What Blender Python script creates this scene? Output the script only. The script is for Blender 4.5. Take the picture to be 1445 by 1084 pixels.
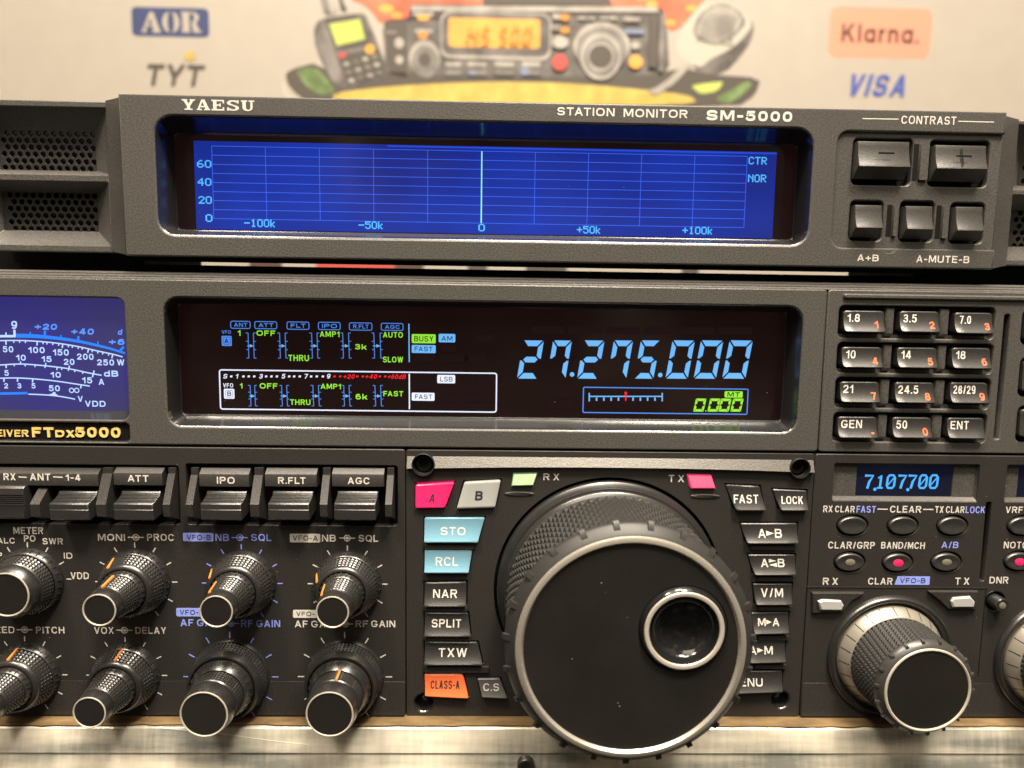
import bpy, bmesh, math, random
from mathutils import Vector, Matrix

for o in list(bpy.data.objects):
    bpy.data.objects.remove(o, do_unlink=True)
scene = bpy.context.scene
COL = scene.collection
rad = math.radians
random.seed(7)

# ------------------------------------------------------------------ camera
W, H, F = 1445.0, 1084.0, 1002.0          # photograph size and focal length in its pixels
DIST = 220.0                              # mm from the lens to the front panels
cp, sp = math.cos(rad(-6.3)), math.sin(rad(-6.3))
cy, sy = math.cos(rad(-1.25)), math.sin(rad(-1.25))
cr, sr = math.cos(rad(-0.84)), math.sin(rad(-0.84))
RZ = Matrix(((cy, -sy, 0), (sy, cy, 0), (0, 0, 1)))
RX = Matrix(((1, 0, 0), (0, cp, -sp), (0, sp, cp)))
RY = Matrix(((cr, 0, sr), (0, 1, 0), (-sr, 0, cr)))
RM = RZ @ RX @ RY                         # columns: right, forward, up
ZOFF = 109.23                             # front panels end 0.4 mm above the shelf top (z = 0)
CAM = -DIST * (RM @ Vector((0, 1, 0))) + Vector((0, 0, ZOFF))

cam_data = bpy.data.cameras.new('camera')
cam = bpy.data.objects.new('camera', cam_data)
COL.objects.link(cam)
right, fwd, up = RM.col[0], RM.col[1], RM.col[2]
rot = Matrix((right, up, -fwd)).transposed()
cam.matrix_world = Matrix.Translation(CAM * 0.001) @ rot.to_4x4()
cam_data.sensor_width = 36.0
cam_data.lens = F / W * 36.0
cam_data.clip_start = 0.01
cam_data.clip_end = 20
cam_data.dof.use_dof = True
cam_data.dof.focus_distance = 0.217
cam_data.dof.aperture_fstop = 9.0
scene.camera = cam

# ------------------------------------------------------------------ world, lamps, exposure
world = bpy.data.worlds.new('World')
scene.world = world
world.use_nodes = True
wn = world.node_tree
wn.nodes.clear()
wo = wn.nodes.new('ShaderNodeOutputWorld')
wb = wn.nodes.new('ShaderNodeBackground')
wt = wn.nodes.new('ShaderNodeTexCoord')
wx = wn.nodes.new('ShaderNodeSeparateXYZ')
wn.links.new(wt.outputs['Generated'], wx.inputs[0])
wm = wn.nodes.new('ShaderNodeMapRange')
wm.inputs['From Min'].default_value = -1
wm.inputs['From Max'].default_value = 1
wn.links.new(wx.outputs['Z'], wm.inputs['Value'])
wr_ = wn.nodes.new('ShaderNodeValToRGB')          # floor, walls, ceiling of a warm lit shop
wn.links.new(wm.outputs[0], wr_.inputs[0])
e = wr_.color_ramp.elements
e[0].position, e[0].color = 0.20, (0.05, 0.045, 0.038, 1)
e[1].position, e[1].color = 0.92, (0.80, 0.70, 0.56, 1)
m_ = e.new(0.52); m_.color = (0.12, 0.10, 0.08, 1)
wno = wn.nodes.new('ShaderNodeTexNoise')          # shelves and goods of the room behind the camera
wno.inputs['Scale'].default_value = 2.6
wno.inputs['Detail'].default_value = 3.0
wn.links.new(wt.outputs['Generated'], wno.inputs['Vector'])
wno.inputs['Scale'].default_value = 4.5
wk = wn.nodes.new('ShaderNodeValToRGB')
ke = wk.color_ramp.elements
ke[0].position, ke[0].color = 0.40, (0.25, 0.25, 0.25, 1)
ke[1].position, ke[1].color = 0.72, (6.0, 5.4, 4.4, 1)
k2_ = ke.new(0.56); k2_.color = (1.0, 0.95, 0.9, 1)
wn.links.new(wno.outputs['Fac'], wk.inputs[0])
wv = wn.nodes.new('ShaderNodeVectorMath'); wv.operation = 'MULTIPLY'
wn.links.new(wr_.outputs[0], wv.inputs[0])
wn.links.new(wk.outputs[0], wv.inputs[1])
wn.links.new(wv.outputs[0], wb.inputs[0])
wb.inputs[1].default_value = 0.65
wn.links.new(wb.outputs[0], wo.inputs[0])


def area(name, loc, target, size, size_y, watts, color):
    d = bpy.data.lights.new(name, 'AREA')
    d.shape = 'RECTANGLE'
    d.size, d.size_y, d.energy, d.color = size, size_y, watts, color
    o = bpy.data.objects.new(name, d)
    COL.objects.link(o)
    o.location = loc
    o.rotation_euler = (Vector(target) - Vector(loc)).to_track_quat('-Z', 'Y').to_euler()
    return o


area('ceiling_lamp', (0.10, -0.30, 1.15), (0.06, -0.10, 0.12), 0.95, 0.70, 11.0, (1.0, 0.87, 0.70))
area('ceiling_downlight', (0.30, -0.52, 1.25), (0.02, 0.0, 0.1), 0.20, 0.20, 24.0, (1.0, 0.88, 0.72))
area('ceiling_downlight', (-0.45, -0.50, 1.25), (0.0, 0.0, 0.1), 0.18, 0.18, 13.0, (1.0, 0.87, 0.70))
area('ceiling_downlight', (0.05, -0.22, 1.20), (0.02, 0.0, 0.1), 0.25, 0.25, 13.0, (1.0, 0.87, 0.70))

area('front_fill', (-0.15, -1.15, 1.25), (0.0, 0.0, 0.1), 0.8, 0.5, 10.0, (1.0, 0.89, 0.74))  # soft fill added out of view to lift the front lettering

scene.view_settings.view_transform = 'Standard'
scene.view_settings.look = 'None'
scene.view_settings.exposure = 0.0
scene.view_settings.gamma = 1.0
scene.render.engine = 'CYCLES'
scene.render.resolution_x, scene.render.resolution_y = 1024, 768


# ------------------------------------------------------------------ photo measurement -> panel plane
def P(px, py, Y=0.0):
    """Point of the vertical plane at depth Y (mm) that was measured at this photo pixel."""
    d = RM @ Vector(((px - W / 2) / F, 1.0, -(py - H / 2) / F))
    t = (Y - CAM.y) / d.y
    q = CAM + d * t
    return (q.x, q.z)


PXMM = F / DIST


def rect(x0, y0, x1, y1, Y=0.0):
    """Axis-aligned rectangle of a plane, in mm: (X0, X1, Zbottom, Ztop)."""
    ym, xm = (y0 + y1) / 2, (x0 + x1) / 2
    return (P(x0, ym, Y)[0], P(x1, ym, Y)[0], P(xm, y1, Y)[1], P(xm, y0, Y)[1])


def qrect(tl, tr, br, bl, Y=0.0):
    a, b, c, d = P(*tl, Y), P(*tr, Y), P(*br, Y), P(*bl, Y)
    return ((a[0] + d[0]) / 2, (b[0] + c[0]) / 2, (c[1] + d[1]) / 2, (a[1] + b[1]) / 2)


def rloop(r, radius, n=5):
    """Rounded rectangle loop (X, Z) of (X0, X1, Z0, Z1)."""
    X0, X1, Z0, Z1 = r
    radius = min(radius, (X1 - X0) / 2 - 1e-3, (Z1 - Z0) / 2 - 1e-3)
    out = []
    for cx, cz, a0 in ((X1 - radius, Z1 - radius, 0), (X0 + radius, Z1 - radius, 90),
                       (X0 + radius, Z0 + radius, 180), (X1 - radius, Z0 + radius, 270)):
        for k in range(n + 1):
            a = rad(a0 + 90.0 * k / n)
            out.append((cx + radius * math.cos(a), cz + radius * math.sin(a)))
    return out


def cloop(cx, cz, r, n=48):
    return [(cx + r * math.cos(2 * math.pi * k / n), cz + r * math.sin(2 * math.pi * k / n)) for k in range(n)]


def ploop(pts, Y=0.0):
    return [P(x, y, Y) for x, y in pts]


def grow(r, g):
    return (r[0] - g, r[1] + g, r[2] - g, r[3] + g)


# ------------------------------------------------------------------ materials
MATS = {}


def nodes_of(name):
    m = bpy.data.materials.new(name)
    m.use_nodes = True
    MATS[name] = m
    nt = m.node_tree
    return m, nt, nt.nodes['Principled BSDF']


def mat(name, color, rough=0.5, metal=0.0, spec=0.5, coat=0.0, grain=0.0, gscale=3000.0, speck=0.0, var=0.0, smudge=0.0):
    if name.startswith('print_'):
        color = tuple(c * .84 for c in color)
    m, nt, b = nodes_of(name)
    b.inputs['Base Color'].default_value = (*color, 1)
    b.inputs['Roughness'].default_value = rough
    b.inputs['Metallic'].default_value = metal
    b.inputs['Specular IOR Level'].default_value = spec
    b.inputs['Coat Weight'].default_value = coat
    b.inputs['Coat Roughness'].default_value = 0.08
    tc = nt.nodes.new('ShaderNodeTexCoord')
    geo = nt.nodes.new('ShaderNodeNewGeometry')
    if grain:
        n = nt.nodes.new('ShaderNodeTexNoise')
        n.inputs['Scale'].default_value = gscale
        n.inputs['Detail'].default_value = 2.0
        bu = nt.nodes.new('ShaderNodeBump')
        bu.inputs['Strength'].default_value = grain
        bu.inputs['Distance'].default_value = 0.0003
        nt.links.new(geo.outputs['Position'], n.inputs['Vector'])
        nt.links.new(n.outputs['Fac'], bu.inputs['Height'])
        nt.links.new(bu.outputs[0], b.inputs['Normal'])
    if smudge:
        n3 = nt.nodes.new('ShaderNodeTexNoise')
        n3.inputs['Scale'].default_value = 45.0
        n3.inputs['Detail'].default_value = 5.0
        n3.inputs['Roughness'].default_value = 0.65
        nt.links.new(geo.outputs['Position'], n3.inputs['Vector'])
        m3 = nt.nodes.new('ShaderNodeMapRange')
        m3.inputs['From Min'].default_value = 0.3
        m3.inputs['From Max'].default_value = 0.7
        m3.inputs['To Min'].default_value = rough - smudge
        m3.inputs['To Max'].default_value = rough + smudge
        nt.links.new(n3.outputs['Fac'], m3.inputs['Value'])
        nt.links.new(m3.outputs[0], b.inputs['Roughness'])
    if speck or var:
        n2 = nt.nodes.new('ShaderNodeTexNoise')
        n2.inputs['Scale'].default_value = gscale * 0.8 if speck else 60.0
        n2.inputs['Detail'].default_value = 3.0
        nt.links.new(geo.outputs['Position'], n2.inputs['Vector'])
        mr = nt.nodes.new('ShaderNodeMapRange')
        mr.inputs['From Min'].default_value = 0.35
        mr.inputs['From Max'].default_value = 0.68
        a = speck or var
        mr.inputs['To Min'].default_value = 1 - a
        mr.inputs['To Max'].default_value = 1 + a
        nt.links.new(n2.outputs['Fac'], mr.inputs['Value'])
        mx = nt.nodes.new('ShaderNodeVectorMath')
        mx.operation = 'SCALE'
        mx.inputs[0].default_value = color
        nt.links.new(mr.outputs[0], mx.inputs['Scale'])
        nt.links.new(mx.outputs[0], b.inputs['Base Color'])
    return m


def srgb(r, g, b):
    f = lambda c: (c / 255 / 12.92) if c / 255 <= 0.04045 else ((c / 255 + 0.055) / 1.055) ** 2.4
    return (f(r), f(g), f(b))


def glow(name, rgb, strength=1.0, base=None, rough=0.3, sample=False):
    m, nt, b = nodes_of(name)
    c = srgb(*rgb)
    b.inputs['Base Color'].default_value = (*(base or [x * 0.15 for x in c]), 1)
    b.inputs['Roughness'].default_value = rough
    b.inputs['Emission Color'].default_value = (*c, 1)
    b.inputs['Emission Strength'].default_value = strength
    if not sample:
        m.cycles.emission_sampling = 'NONE'
    return m


panel = mat('panel_plastic', (0.074, 0.070, 0.065), 0.36, spec=0.5, grain=0.30, gscale=2600, speck=0.30, smudge=0.05)
module = mat('module_plastic', (0.0285, 0.0265, 0.025), 0.38, spec=0.45, grain=0.25, gscale=2600, speck=0.22, smudge=0.06)
keymat = mat('key_plastic', (0.026, 0.025, 0.0245), 0.36, spec=1.0, grain=0.15, gscale=2600, speck=0.2)
gloss = mat('gloss_black_plastic', (0.010, 0.010, 0.011), 0.10, spec=0.5)
satin = mat('satin_black_plastic', (0.018, 0.0175, 0.017), 0.27, spec=0.95, grain=0.05, gscale=1500)
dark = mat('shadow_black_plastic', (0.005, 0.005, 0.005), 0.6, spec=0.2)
bezelm = mat('bezel_black', (0.018, 0.018, 0.019), 0.19, spec=0.9, grain=0.04, gscale=2600)
rubber = mat('knurled_rubber', (0.038, 0.0365, 0.035), 0.36, spec=0.55, grain=0.05, gscale=2600, speck=0.1, smudge=0.06)
facem = mat('dial_face_matte', (0.0125, 0.0115, 0.0105), 0.52, spec=0.30, grain=0.05, gscale=1800, speck=0.08, smudge=0.1)
silver = mat('silver_paint', (0.125, 0.12, 0.11), 0.40, metal=0.35, grain=0.3, gscale=2600, speck=0.2)
chrome = mat('satin_metal', (0.80, 0.75, 0.66), 0.27, metal=0.78)
brushed = mat('brushed_silver_ring', (0.66, 0.61, 0.52), 0.40, metal=0.45)
skirtm = mat('silver_skirt_metal', (0.34, 0.315, 0.265), 0.38, metal=0.5)
white_ink = mat('white_print', (0.63, 0.605, 0.56), 0.6, spec=0.2)
grey_ink = mat('grey_print', (0.66, 0.635, 0.58), 0.6, spec=0.2)
blue_ink = mat('blue_print', (0.27, 0.34, 0.88), 0.6, spec=0.2)
dark_ink = mat('dark_print', (0.03, 0.03, 0.032), 0.6, spec=0.2)
red_ink = mat('orange_red_print', (0.90, 0.17, 0.08), 0.6, spec=0.2)
orange = mat('orange_pointer', (0.88, 0.27, 0.05), 0.5, spec=0.3)
gold = mat('gold_lettering', (1.0, 0.74, 0.25), 0.30, metal=0.25)
perf = mat('perforated_grille', (0.024, 0.0225, 0.021), 0.40, spec=0.5, grain=0.2, gscale=2600)
teal = mat('teal_key', (0.16, 0.34, 0.45), 0.32, spec=0.5, grain=0.06, gscale=2600)
greykey = mat('light_grey_key', (0.36, 0.37, 0.36), 0.32, spec=0.5)
midkey = mat('mid_grey_key', (0.085, 0.085, 0.088), 0.36, spec=0.5)
orangekey = mat('orange_key', (0.72, 0.14, 0.045), 0.35, spec=0.5)
clear_led = mat('clear_lens', (0.40, 0.40, 0.39), 0.15, spec=0.6)
dull_led = mat('unlit_lens', (0.16, 0.15, 0.115), 0.3, spec=0.5)
pinkkey = glow('lit_pink_key', (214, 24, 84), 0.75, base=(0.5, 0.02, 0.10))
pinkled = glow('lit_pink_lens', (232, 60, 105), 0.70, base=(0.6, 0.08, 0.14))
redled = glow('lit_red_lens', (255, 20, 85), 1.0, base=(0.5, 0.02, 0.06))
greenled = glow('green_lens', (105, 150, 95), 0.5, base=(0.35, 0.45, 0.28), rough=0.18)
sy_blue = glow('display_blue', (110, 182, 248), 1.0)
sy_line = glow('display_line_blue', (82, 140, 235), 1.0)
sy_green = glow('display_green', (150, 228, 62), 1.0)
sy_red = glow('display_red', (245, 36, 48), 1.0)
sy_white = glow('display_white', (226, 234, 255), 1.0)
sy_off = glow('display_unlit_segment', (27, 10, 14), 1.0)
sy_ink = mat('display_dark_print', (0.008, 0.012, 0.035), 0.5, spec=0.1)
sub_blue = glow('small_display_blue', (80, 172, 255), 1.05)
lcd_line = glow('lcd_grid_blue', (62, 104, 250), 1.0)
lcd_edge = glow('lcd_edge_blue', (36, 76, 215), 1.0)
lcd_text = glow('lcd_text_cyan', (84, 184, 255), 1.0)
lcd_bright = glow('lcd_bright_cyan', (140, 232, 255), 1.0)
met_white = glow('meter_scale_white', (180, 208, 255), 1.05)
met_blue = glow('meter_scale_blue', (44, 128, 255), 1.0)
met_txt = glow('meter_text_blue', (92, 150, 255), 1.0)


def screen_mat(name, rgb, strength, base, coat_rough=0.05, lines=0.0, rgb2=None):
    m, nt, b = nodes_of(name)
    b.inputs['Base Color'].default_value = (*base, 1)
    b.inputs['Roughness'].default_value = 0.35
    b.inputs['Specular IOR Level'].default_value = 0.25
    b.inputs['Coat Weight'].default_value = 1.0
    b.inputs['Coat Roughness'].default_value = coat_rough
    b.inputs['Coat IOR'].default_value = 1.45
    b.inputs['Emission Color'].default_value = (*srgb(*rgb), 1)
    b.inputs['Emission Strength'].default_value = strength
    if rgb2:                               # uneven backlight; also hints at glass reflections, put into the emission colour
        geo = nt.nodes.new('ShaderNodeNewGeometry')
        nz = nt.nodes.new('ShaderNodeTexNoise')
        nz.inputs['Scale'].default_value = 22.0
        nz.inputs['Detail'].default_value = 2.0
        nt.links.new(geo.outputs['Position'], nz.inputs['Vector'])
        cr_ = nt.nodes.new('ShaderNodeValToRGB')
        cr_.color_ramp.elements[0].position, cr_.color_ramp.elements[0].color = 0.34, (*srgb(*rgb2), 1)
        cr_.color_ramp.elements[1].position, cr_.color_ramp.elements[1].color = 0.66, (*srgb(*rgb), 1)
        nt.links.new(nz.outputs['Fac'], cr_.inputs[0])
        nt.links.new(cr_.outputs[0], b.inputs['Emission Color'])
    if lines:                              # faint horizontal pixel rows of the panel
        geo = nt.nodes.new('ShaderNodeNewGeometry')
        wv = nt.nodes.new('ShaderNodeTexWave')
        wv.bands_direction = 'Z'
        wv.inputs['Scale'].default_value = 300.0
        nt.links.new(geo.outputs['Position'], wv.inputs['Vector'])
        mr = nt.nodes.new('ShaderNodeMapRange')
        mr.inputs['To Min'].default_value = strength * (1 - lines)
        mr.inputs['To Max'].default_value = strength * (1 + lines)
        nt.links.new(wv.outputs['Fac'], mr.inputs['Value'])
        nt.links.new(mr.outputs[0], b.inputs['Emission Strength'])
    return m


lcd = screen_mat('blue_lcd', (20, 56, 182), 0.92, (0.004, 0.006, 0.02), lines=0.05, rgb2=(22, 40, 140))
lcd_side = screen_mat('blue_lcd_margin', (28, 44, 140), 0.85, (0.01, 0.015, 0.04))
black_glass = screen_mat('black_display_glass', (19, 6, 6), 1.0, (0.004, 0.002, 0.002))
meter_glass = screen_mat('violet_meter_glass', (50, 46, 132), 0.9, (0.012, 0.012, 0.03), rgb2=(62, 58, 88))
sub_glass = screen_mat('small_display_glass', (6, 9, 26), 1.0, (0.006, 0.007, 0.015))

# ------------------------------------------------------------------ mesh builder (mm in, metres out)
ORIGIN = {}


class MB:
    def __init__(self):
        self.v, self.f, self.m, self.s = [], [], [], []

    def face(self, idx, mi=0, smooth=True):
        self.f.append(idx); self.m.append(mi); self.s.append(smooth)

    def add(self, verts, faces, mi=0, smooth=True):
        b = len(self.v)
        self.v.extend(verts)
        for f in faces:
            self.face([i + b for i in f], mi, smooth)

    def loft(self, loops, mi=0, cap0=False, cap1=False, smooth=True):
        """loops: lists of (X, Z) with a depth Y each: [(loop, Y), ...]"""
        b = len(self.v)
        n = len(loops[0][0])
        for lp, Y in loops:
            for k, (x, z) in enumerate(lp):
                self.v.append((x, Y[k] if isinstance(Y, (list, tuple)) else Y, z))
        for j in range(len(loops) - 1):
            for k in range(n):
                k2 = (k + 1) % n
                self.face([b + j * n + k, b + j * n + k2, b + (j + 1) * n + k2, b + (j + 1) * n + k], mi, smooth)
        if cap0:
            self.face([b + k for k in reversed(range(n))], mi, smooth)
        if cap1:
            self.face([b + (len(loops) - 1) * n + k for k in range(n)], mi, smooth)

    def slab(self, loop, Yf, Yb, mi=0, bev=0.0):
        """Solid from back Yb to front Yf with a small front bevel."""
        if bev:
            cx = sum(p[0] for p in loop) / len(loop); cz = sum(p[1] for p in loop) / len(loop)
            wx_ = max(p[0] for p in loop) - min(p[0] for p in loop)
            wz_ = max(p[1] for p in loop) - min(p[1] for p in loop)
            sx, sz = 1 - 2 * bev / wx_, 1 - 2 * bev / wz_
            ins = [(cx + (x - cx) * sx, cz + (z - cz) * sz) for x, z in loop]
            self.loft([(loop, Yb), (loop, Yf + bev), (ins, Yf)], mi, True, True)
        else:
            self.loft([(loop, Yb), (loop, Yf)], mi, True, True)

    def sheet(self, loop, Y, mi=0):
        b = len(self.v)
        self.v.extend([(x, Y, z) for x, z in loop])
        self.face(list(range(b, b + len(loop))), mi, False)

    def line(self, p, q, w, Y, mi=0):
        dx, dz = q[0] - p[0], q[1] - p[1]
        L = math.hypot(dx, dz) or 1e-6
        nx, nz = -dz / L * w / 2, dx / L * w / 2
        self.sheet([(p[0] - nx, p[1] - nz), (q[0] - nx, q[1] - nz), (q[0] + nx, q[1] + nz), (p[0] + nx, p[1] + nz)], Y, mi)

    def polyline(self, pts, w, Y, mi=0, w1=None):
        n = len(pts)
        Lf, Rt = [], []
        for k, p in enumerate(pts):
            a, c = pts[max(0, k - 1)], pts[min(n - 1, k + 1)]
            dx, dz = c[0] - a[0], c[1] - a[1]
            L = math.hypot(dx, dz) or 1e-6
            ww = w if w1 is None else w + (w1 - w) * k / (n - 1)
            nx, nz = -dz / L * ww / 2, dx / L * ww / 2
            Lf.append((p[0] + nx, Y, p[1] + nz)); Rt.append((p[0] - nx, Y, p[1] - nz))
        b = len(self.v)
        self.v.extend(Lf + Rt)
        for k in range(n - 1):
            self.face([b + k, b + k + 1, b + n + k + 1, b + n + k], mi, False)

    def frame(self, loop, w, Y, mi=0):
        self.polyline(loop + [loop[0]], w, Y, mi)

    def lathe(self, cx, cz, prof, n=64, mi=0, cap=False, smooth=True):
        """prof: [(Y, r), ...]"""
        self.loft([(cloop(cx, cz, r, n), Y) for Y, r in prof], mi, False, cap, smooth)

    def extrude_x(self, prof, X0, X1, mi=0, smooth=False):
        """Side profile [(Y, Z), ...] pulled along X."""
        b = len(self.v)
        n = len(prof)
        self.v.extend([(X0, y, z) for y, z in prof] + [(X1, y, z) for y, z in prof])
        for k in range(n):
            k2 = (k + 1) % n
            self.face([b + k, b + k2, b + n + k2, b + n + k], mi, smooth)
        self.face([b + k for k in reversed(range(n))], mi, smooth)
        self.face([b + n + k for k in range(n)], mi, smooth)

    def knurl(self, cx, cz, y0, r0, y1, r1, n, m, d, mi=0):
        n += n % 2
        b = len(self.v)
        for j in range(m + 1):
            t = j / m
            for i in range(n):
                r = r0 + (r1 - r0) * t + (d if (i + j) % 2 else 0)
                if j in (0, m):
                    r = r0 + (r1 - r0) * t + d * 0.4
                a = 2 * math.pi * i / n
                self.v.append((cx + r * math.cos(a), y0 + (y1 - y0) * t, cz + r * math.sin(a)))
        for j in range(m):
            for i in range(n):
                i2 = (i + 1) % n
                q = [b + j * n + i, b + j * n + i2, b + (j + 1) * n + i2, b + (j + 1) * n + i]
                if (i + j) % 2 == 0:          # corners 0 and 2 low
                    self.face([q[0], q[1], q[2]], mi, False); self.face([q[0], q[2], q[3]], mi, False)
                else:
                    self.face([q[1], q[2], q[3]], mi, False); self.face([q[1], q[3], q[0]], mi, False)

    def studs(self, cx, cz, y0, r0, y1, r1, n, m, d, flat=.35, twist=0.0, mi=0):
        """Rows of small cut pyramids round a barrel."""
        b = len(self.v)
        for j in range(m + 1):
            t = j / m
            r = r0 + (r1 - r0) * t
            for i in range(n):
                a = 2 * math.pi * (i + twist * t) / n
                self.v.append((cx + r * math.cos(a), y0 + (y1 - y0) * t, cz + r * math.sin(a)))
        for j in range(m):
            for i in range(n):
                i2 = (i + 1) % n
                q = [b + j * n + i, b + j * n + i2, b + (j + 1) * n + i2, b + (j + 1) * n + i]
                c = len(self.v)
                for du, dv in ((-1, -1), (1, -1), (1, 1), (-1, 1)):
                    u, v = .5 + du * flat / 2, .5 + dv * flat / 2
                    t = (j + v) / m
                    r = r0 + (r1 - r0) * t + d
                    a = 2 * math.pi * (i + u + twist * t) / n
                    self.v.append((cx + r * math.cos(a), y0 + (y1 - y0) * t, cz + r * math.sin(a)))
                for k in range(4):
                    self.face([q[k], q[(k + 1) % 4], c + (k + 1) % 4, c + k], mi, False)
                self.face([c, c + 1, c + 2, c + 3], mi, False)

    def box(self, x0, x1, y0, y1, z0, z1, mi=0):
        self.add([(x0, y0, z0), (x1, y0, z0), (x1, y1, z0), (x0, y1, z0), (x0, y0, z1), (x1, y0, z1), (x1, y1, z1), (x0, y1, z1)],
                 [(0, 1, 5, 4), (1, 2, 6, 5), (2, 3, 7, 6), (3, 0, 4, 7), (4, 5, 6, 7), (3, 2, 1, 0)], mi, False)

    def build(self, name, mats, parent=None, fix=True, angle=35):
        if not isinstance(mats, (list, tuple)):
            mats = [mats]
        lo = [min(v[k] for v in self.v) for k in range(3)]
        hi = [max(v[k] for v in self.v) for k in range(3)]
        c = [(a + b) / 2 for a, b in zip(lo, hi)]
        me = bpy.data.meshes.new(name)
        me.from_pydata([((x - c[0]) * .001, (y - c[1]) * .001, (z - c[2]) * .001) for x, y, z in self.v], [], self.f)
        for m in mats:
            me.materials.append(m)
        me.polygons.foreach_set('material_index', self.m)
        me.polygons.foreach_set('use_smooth', self.s)
        if fix:
            bm = bmesh.new(); bm.from_mesh(me)
            bmesh.ops.recalc_face_normals(bm, faces=bm.faces)
            bm.to_mesh(me); bm.free()
        me.update()
        me.set_sharp_from_angle(angle=rad(angle))
        o = bpy.data.objects.new(name, me)
        COL.objects.link(o)
        ORIGIN[o.name] = c
        po = [0, 0, 0]
        if parent:
            o.parent = parent
            po = ORIGIN[parent.name]
        o.location = [(a - b) * .001 for a, b in zip(c, po)]
        return o


def thing(name, label, cat, loc, group=None):
    o = bpy.data.objects.new(name, None)
    COL.objects.link(o)
    o.empty_display_size = 0.02
    o.location = [a * .001 for a in loc]
    ORIGIN[o.name] = list(loc)
    o['label'] = label; o['category'] = cat
    if group:
        o['group'] = group
    return o


# ------------------------------------------------------------------ plates with holes (filled 2D curves)
def plate(mb, outer, holes, Yf, thick, bev, mi=0, smooth=True):
    cu = bpy.data.curves.new('c', 'CURVE')
    cu.dimensions = '2D'
    cu.fill_mode = 'BOTH'
    for lp in [outer] + holes:
        s = cu.splines.new('POLY')
        s.points.add(len(lp) - 1)
        for k, (x, z) in enumerate(lp):
            s.points[k].co = (x, z, 0, 1)
        s.use_cyclic_u = True
    cu.extrude = max(thick / 2 - bev, 0)
    cu.bevel_depth = bev
    cu.bevel_resolution = 2
    cu.offset = -bev
    ob = bpy.data.objects.new('c', cu)
    COL.objects.link(ob)
    dg = bpy.context.evaluated_depsgraph_get()
    me = bpy.data.meshes.new_from_object(ob.evaluated_get(dg))
    vs = [(v.co.x, Yf + thick / 2 - v.co.z, v.co.y) for v in me.vertices]
    mb.add(vs, [list(p.vertices) for p in me.polygons], mi, smooth)
    bpy.data.objects.remove(ob, do_unlink=True)
    bpy.data.curves.remove(cu); bpy.data.meshes.remove(me)


# ------------------------------------------------------------------ lettering
def se(cu, cv, ru, rv, a0, a1, e=2.5, n=None):
    """Piece of a squarish ellipse."""
    n = n or max(4, int(abs(a1 - a0) / 15))
    out = []
    for k in range(n + 1):
        a = rad(a0 + (a1 - a0) * k / n)
        c, s = math.cos(a), math.sin(a)
        out.append((cu + ru * math.copysign(abs(c) ** (2 / e), c), cv + rv * math.copysign(abs(s) ** (2 / e), s)))
    return out


def ring(cu, cv, ru, rv):
    return ('o', se(cu, cv, ru, rv, 0, 360, n=24)[:-1])


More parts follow.
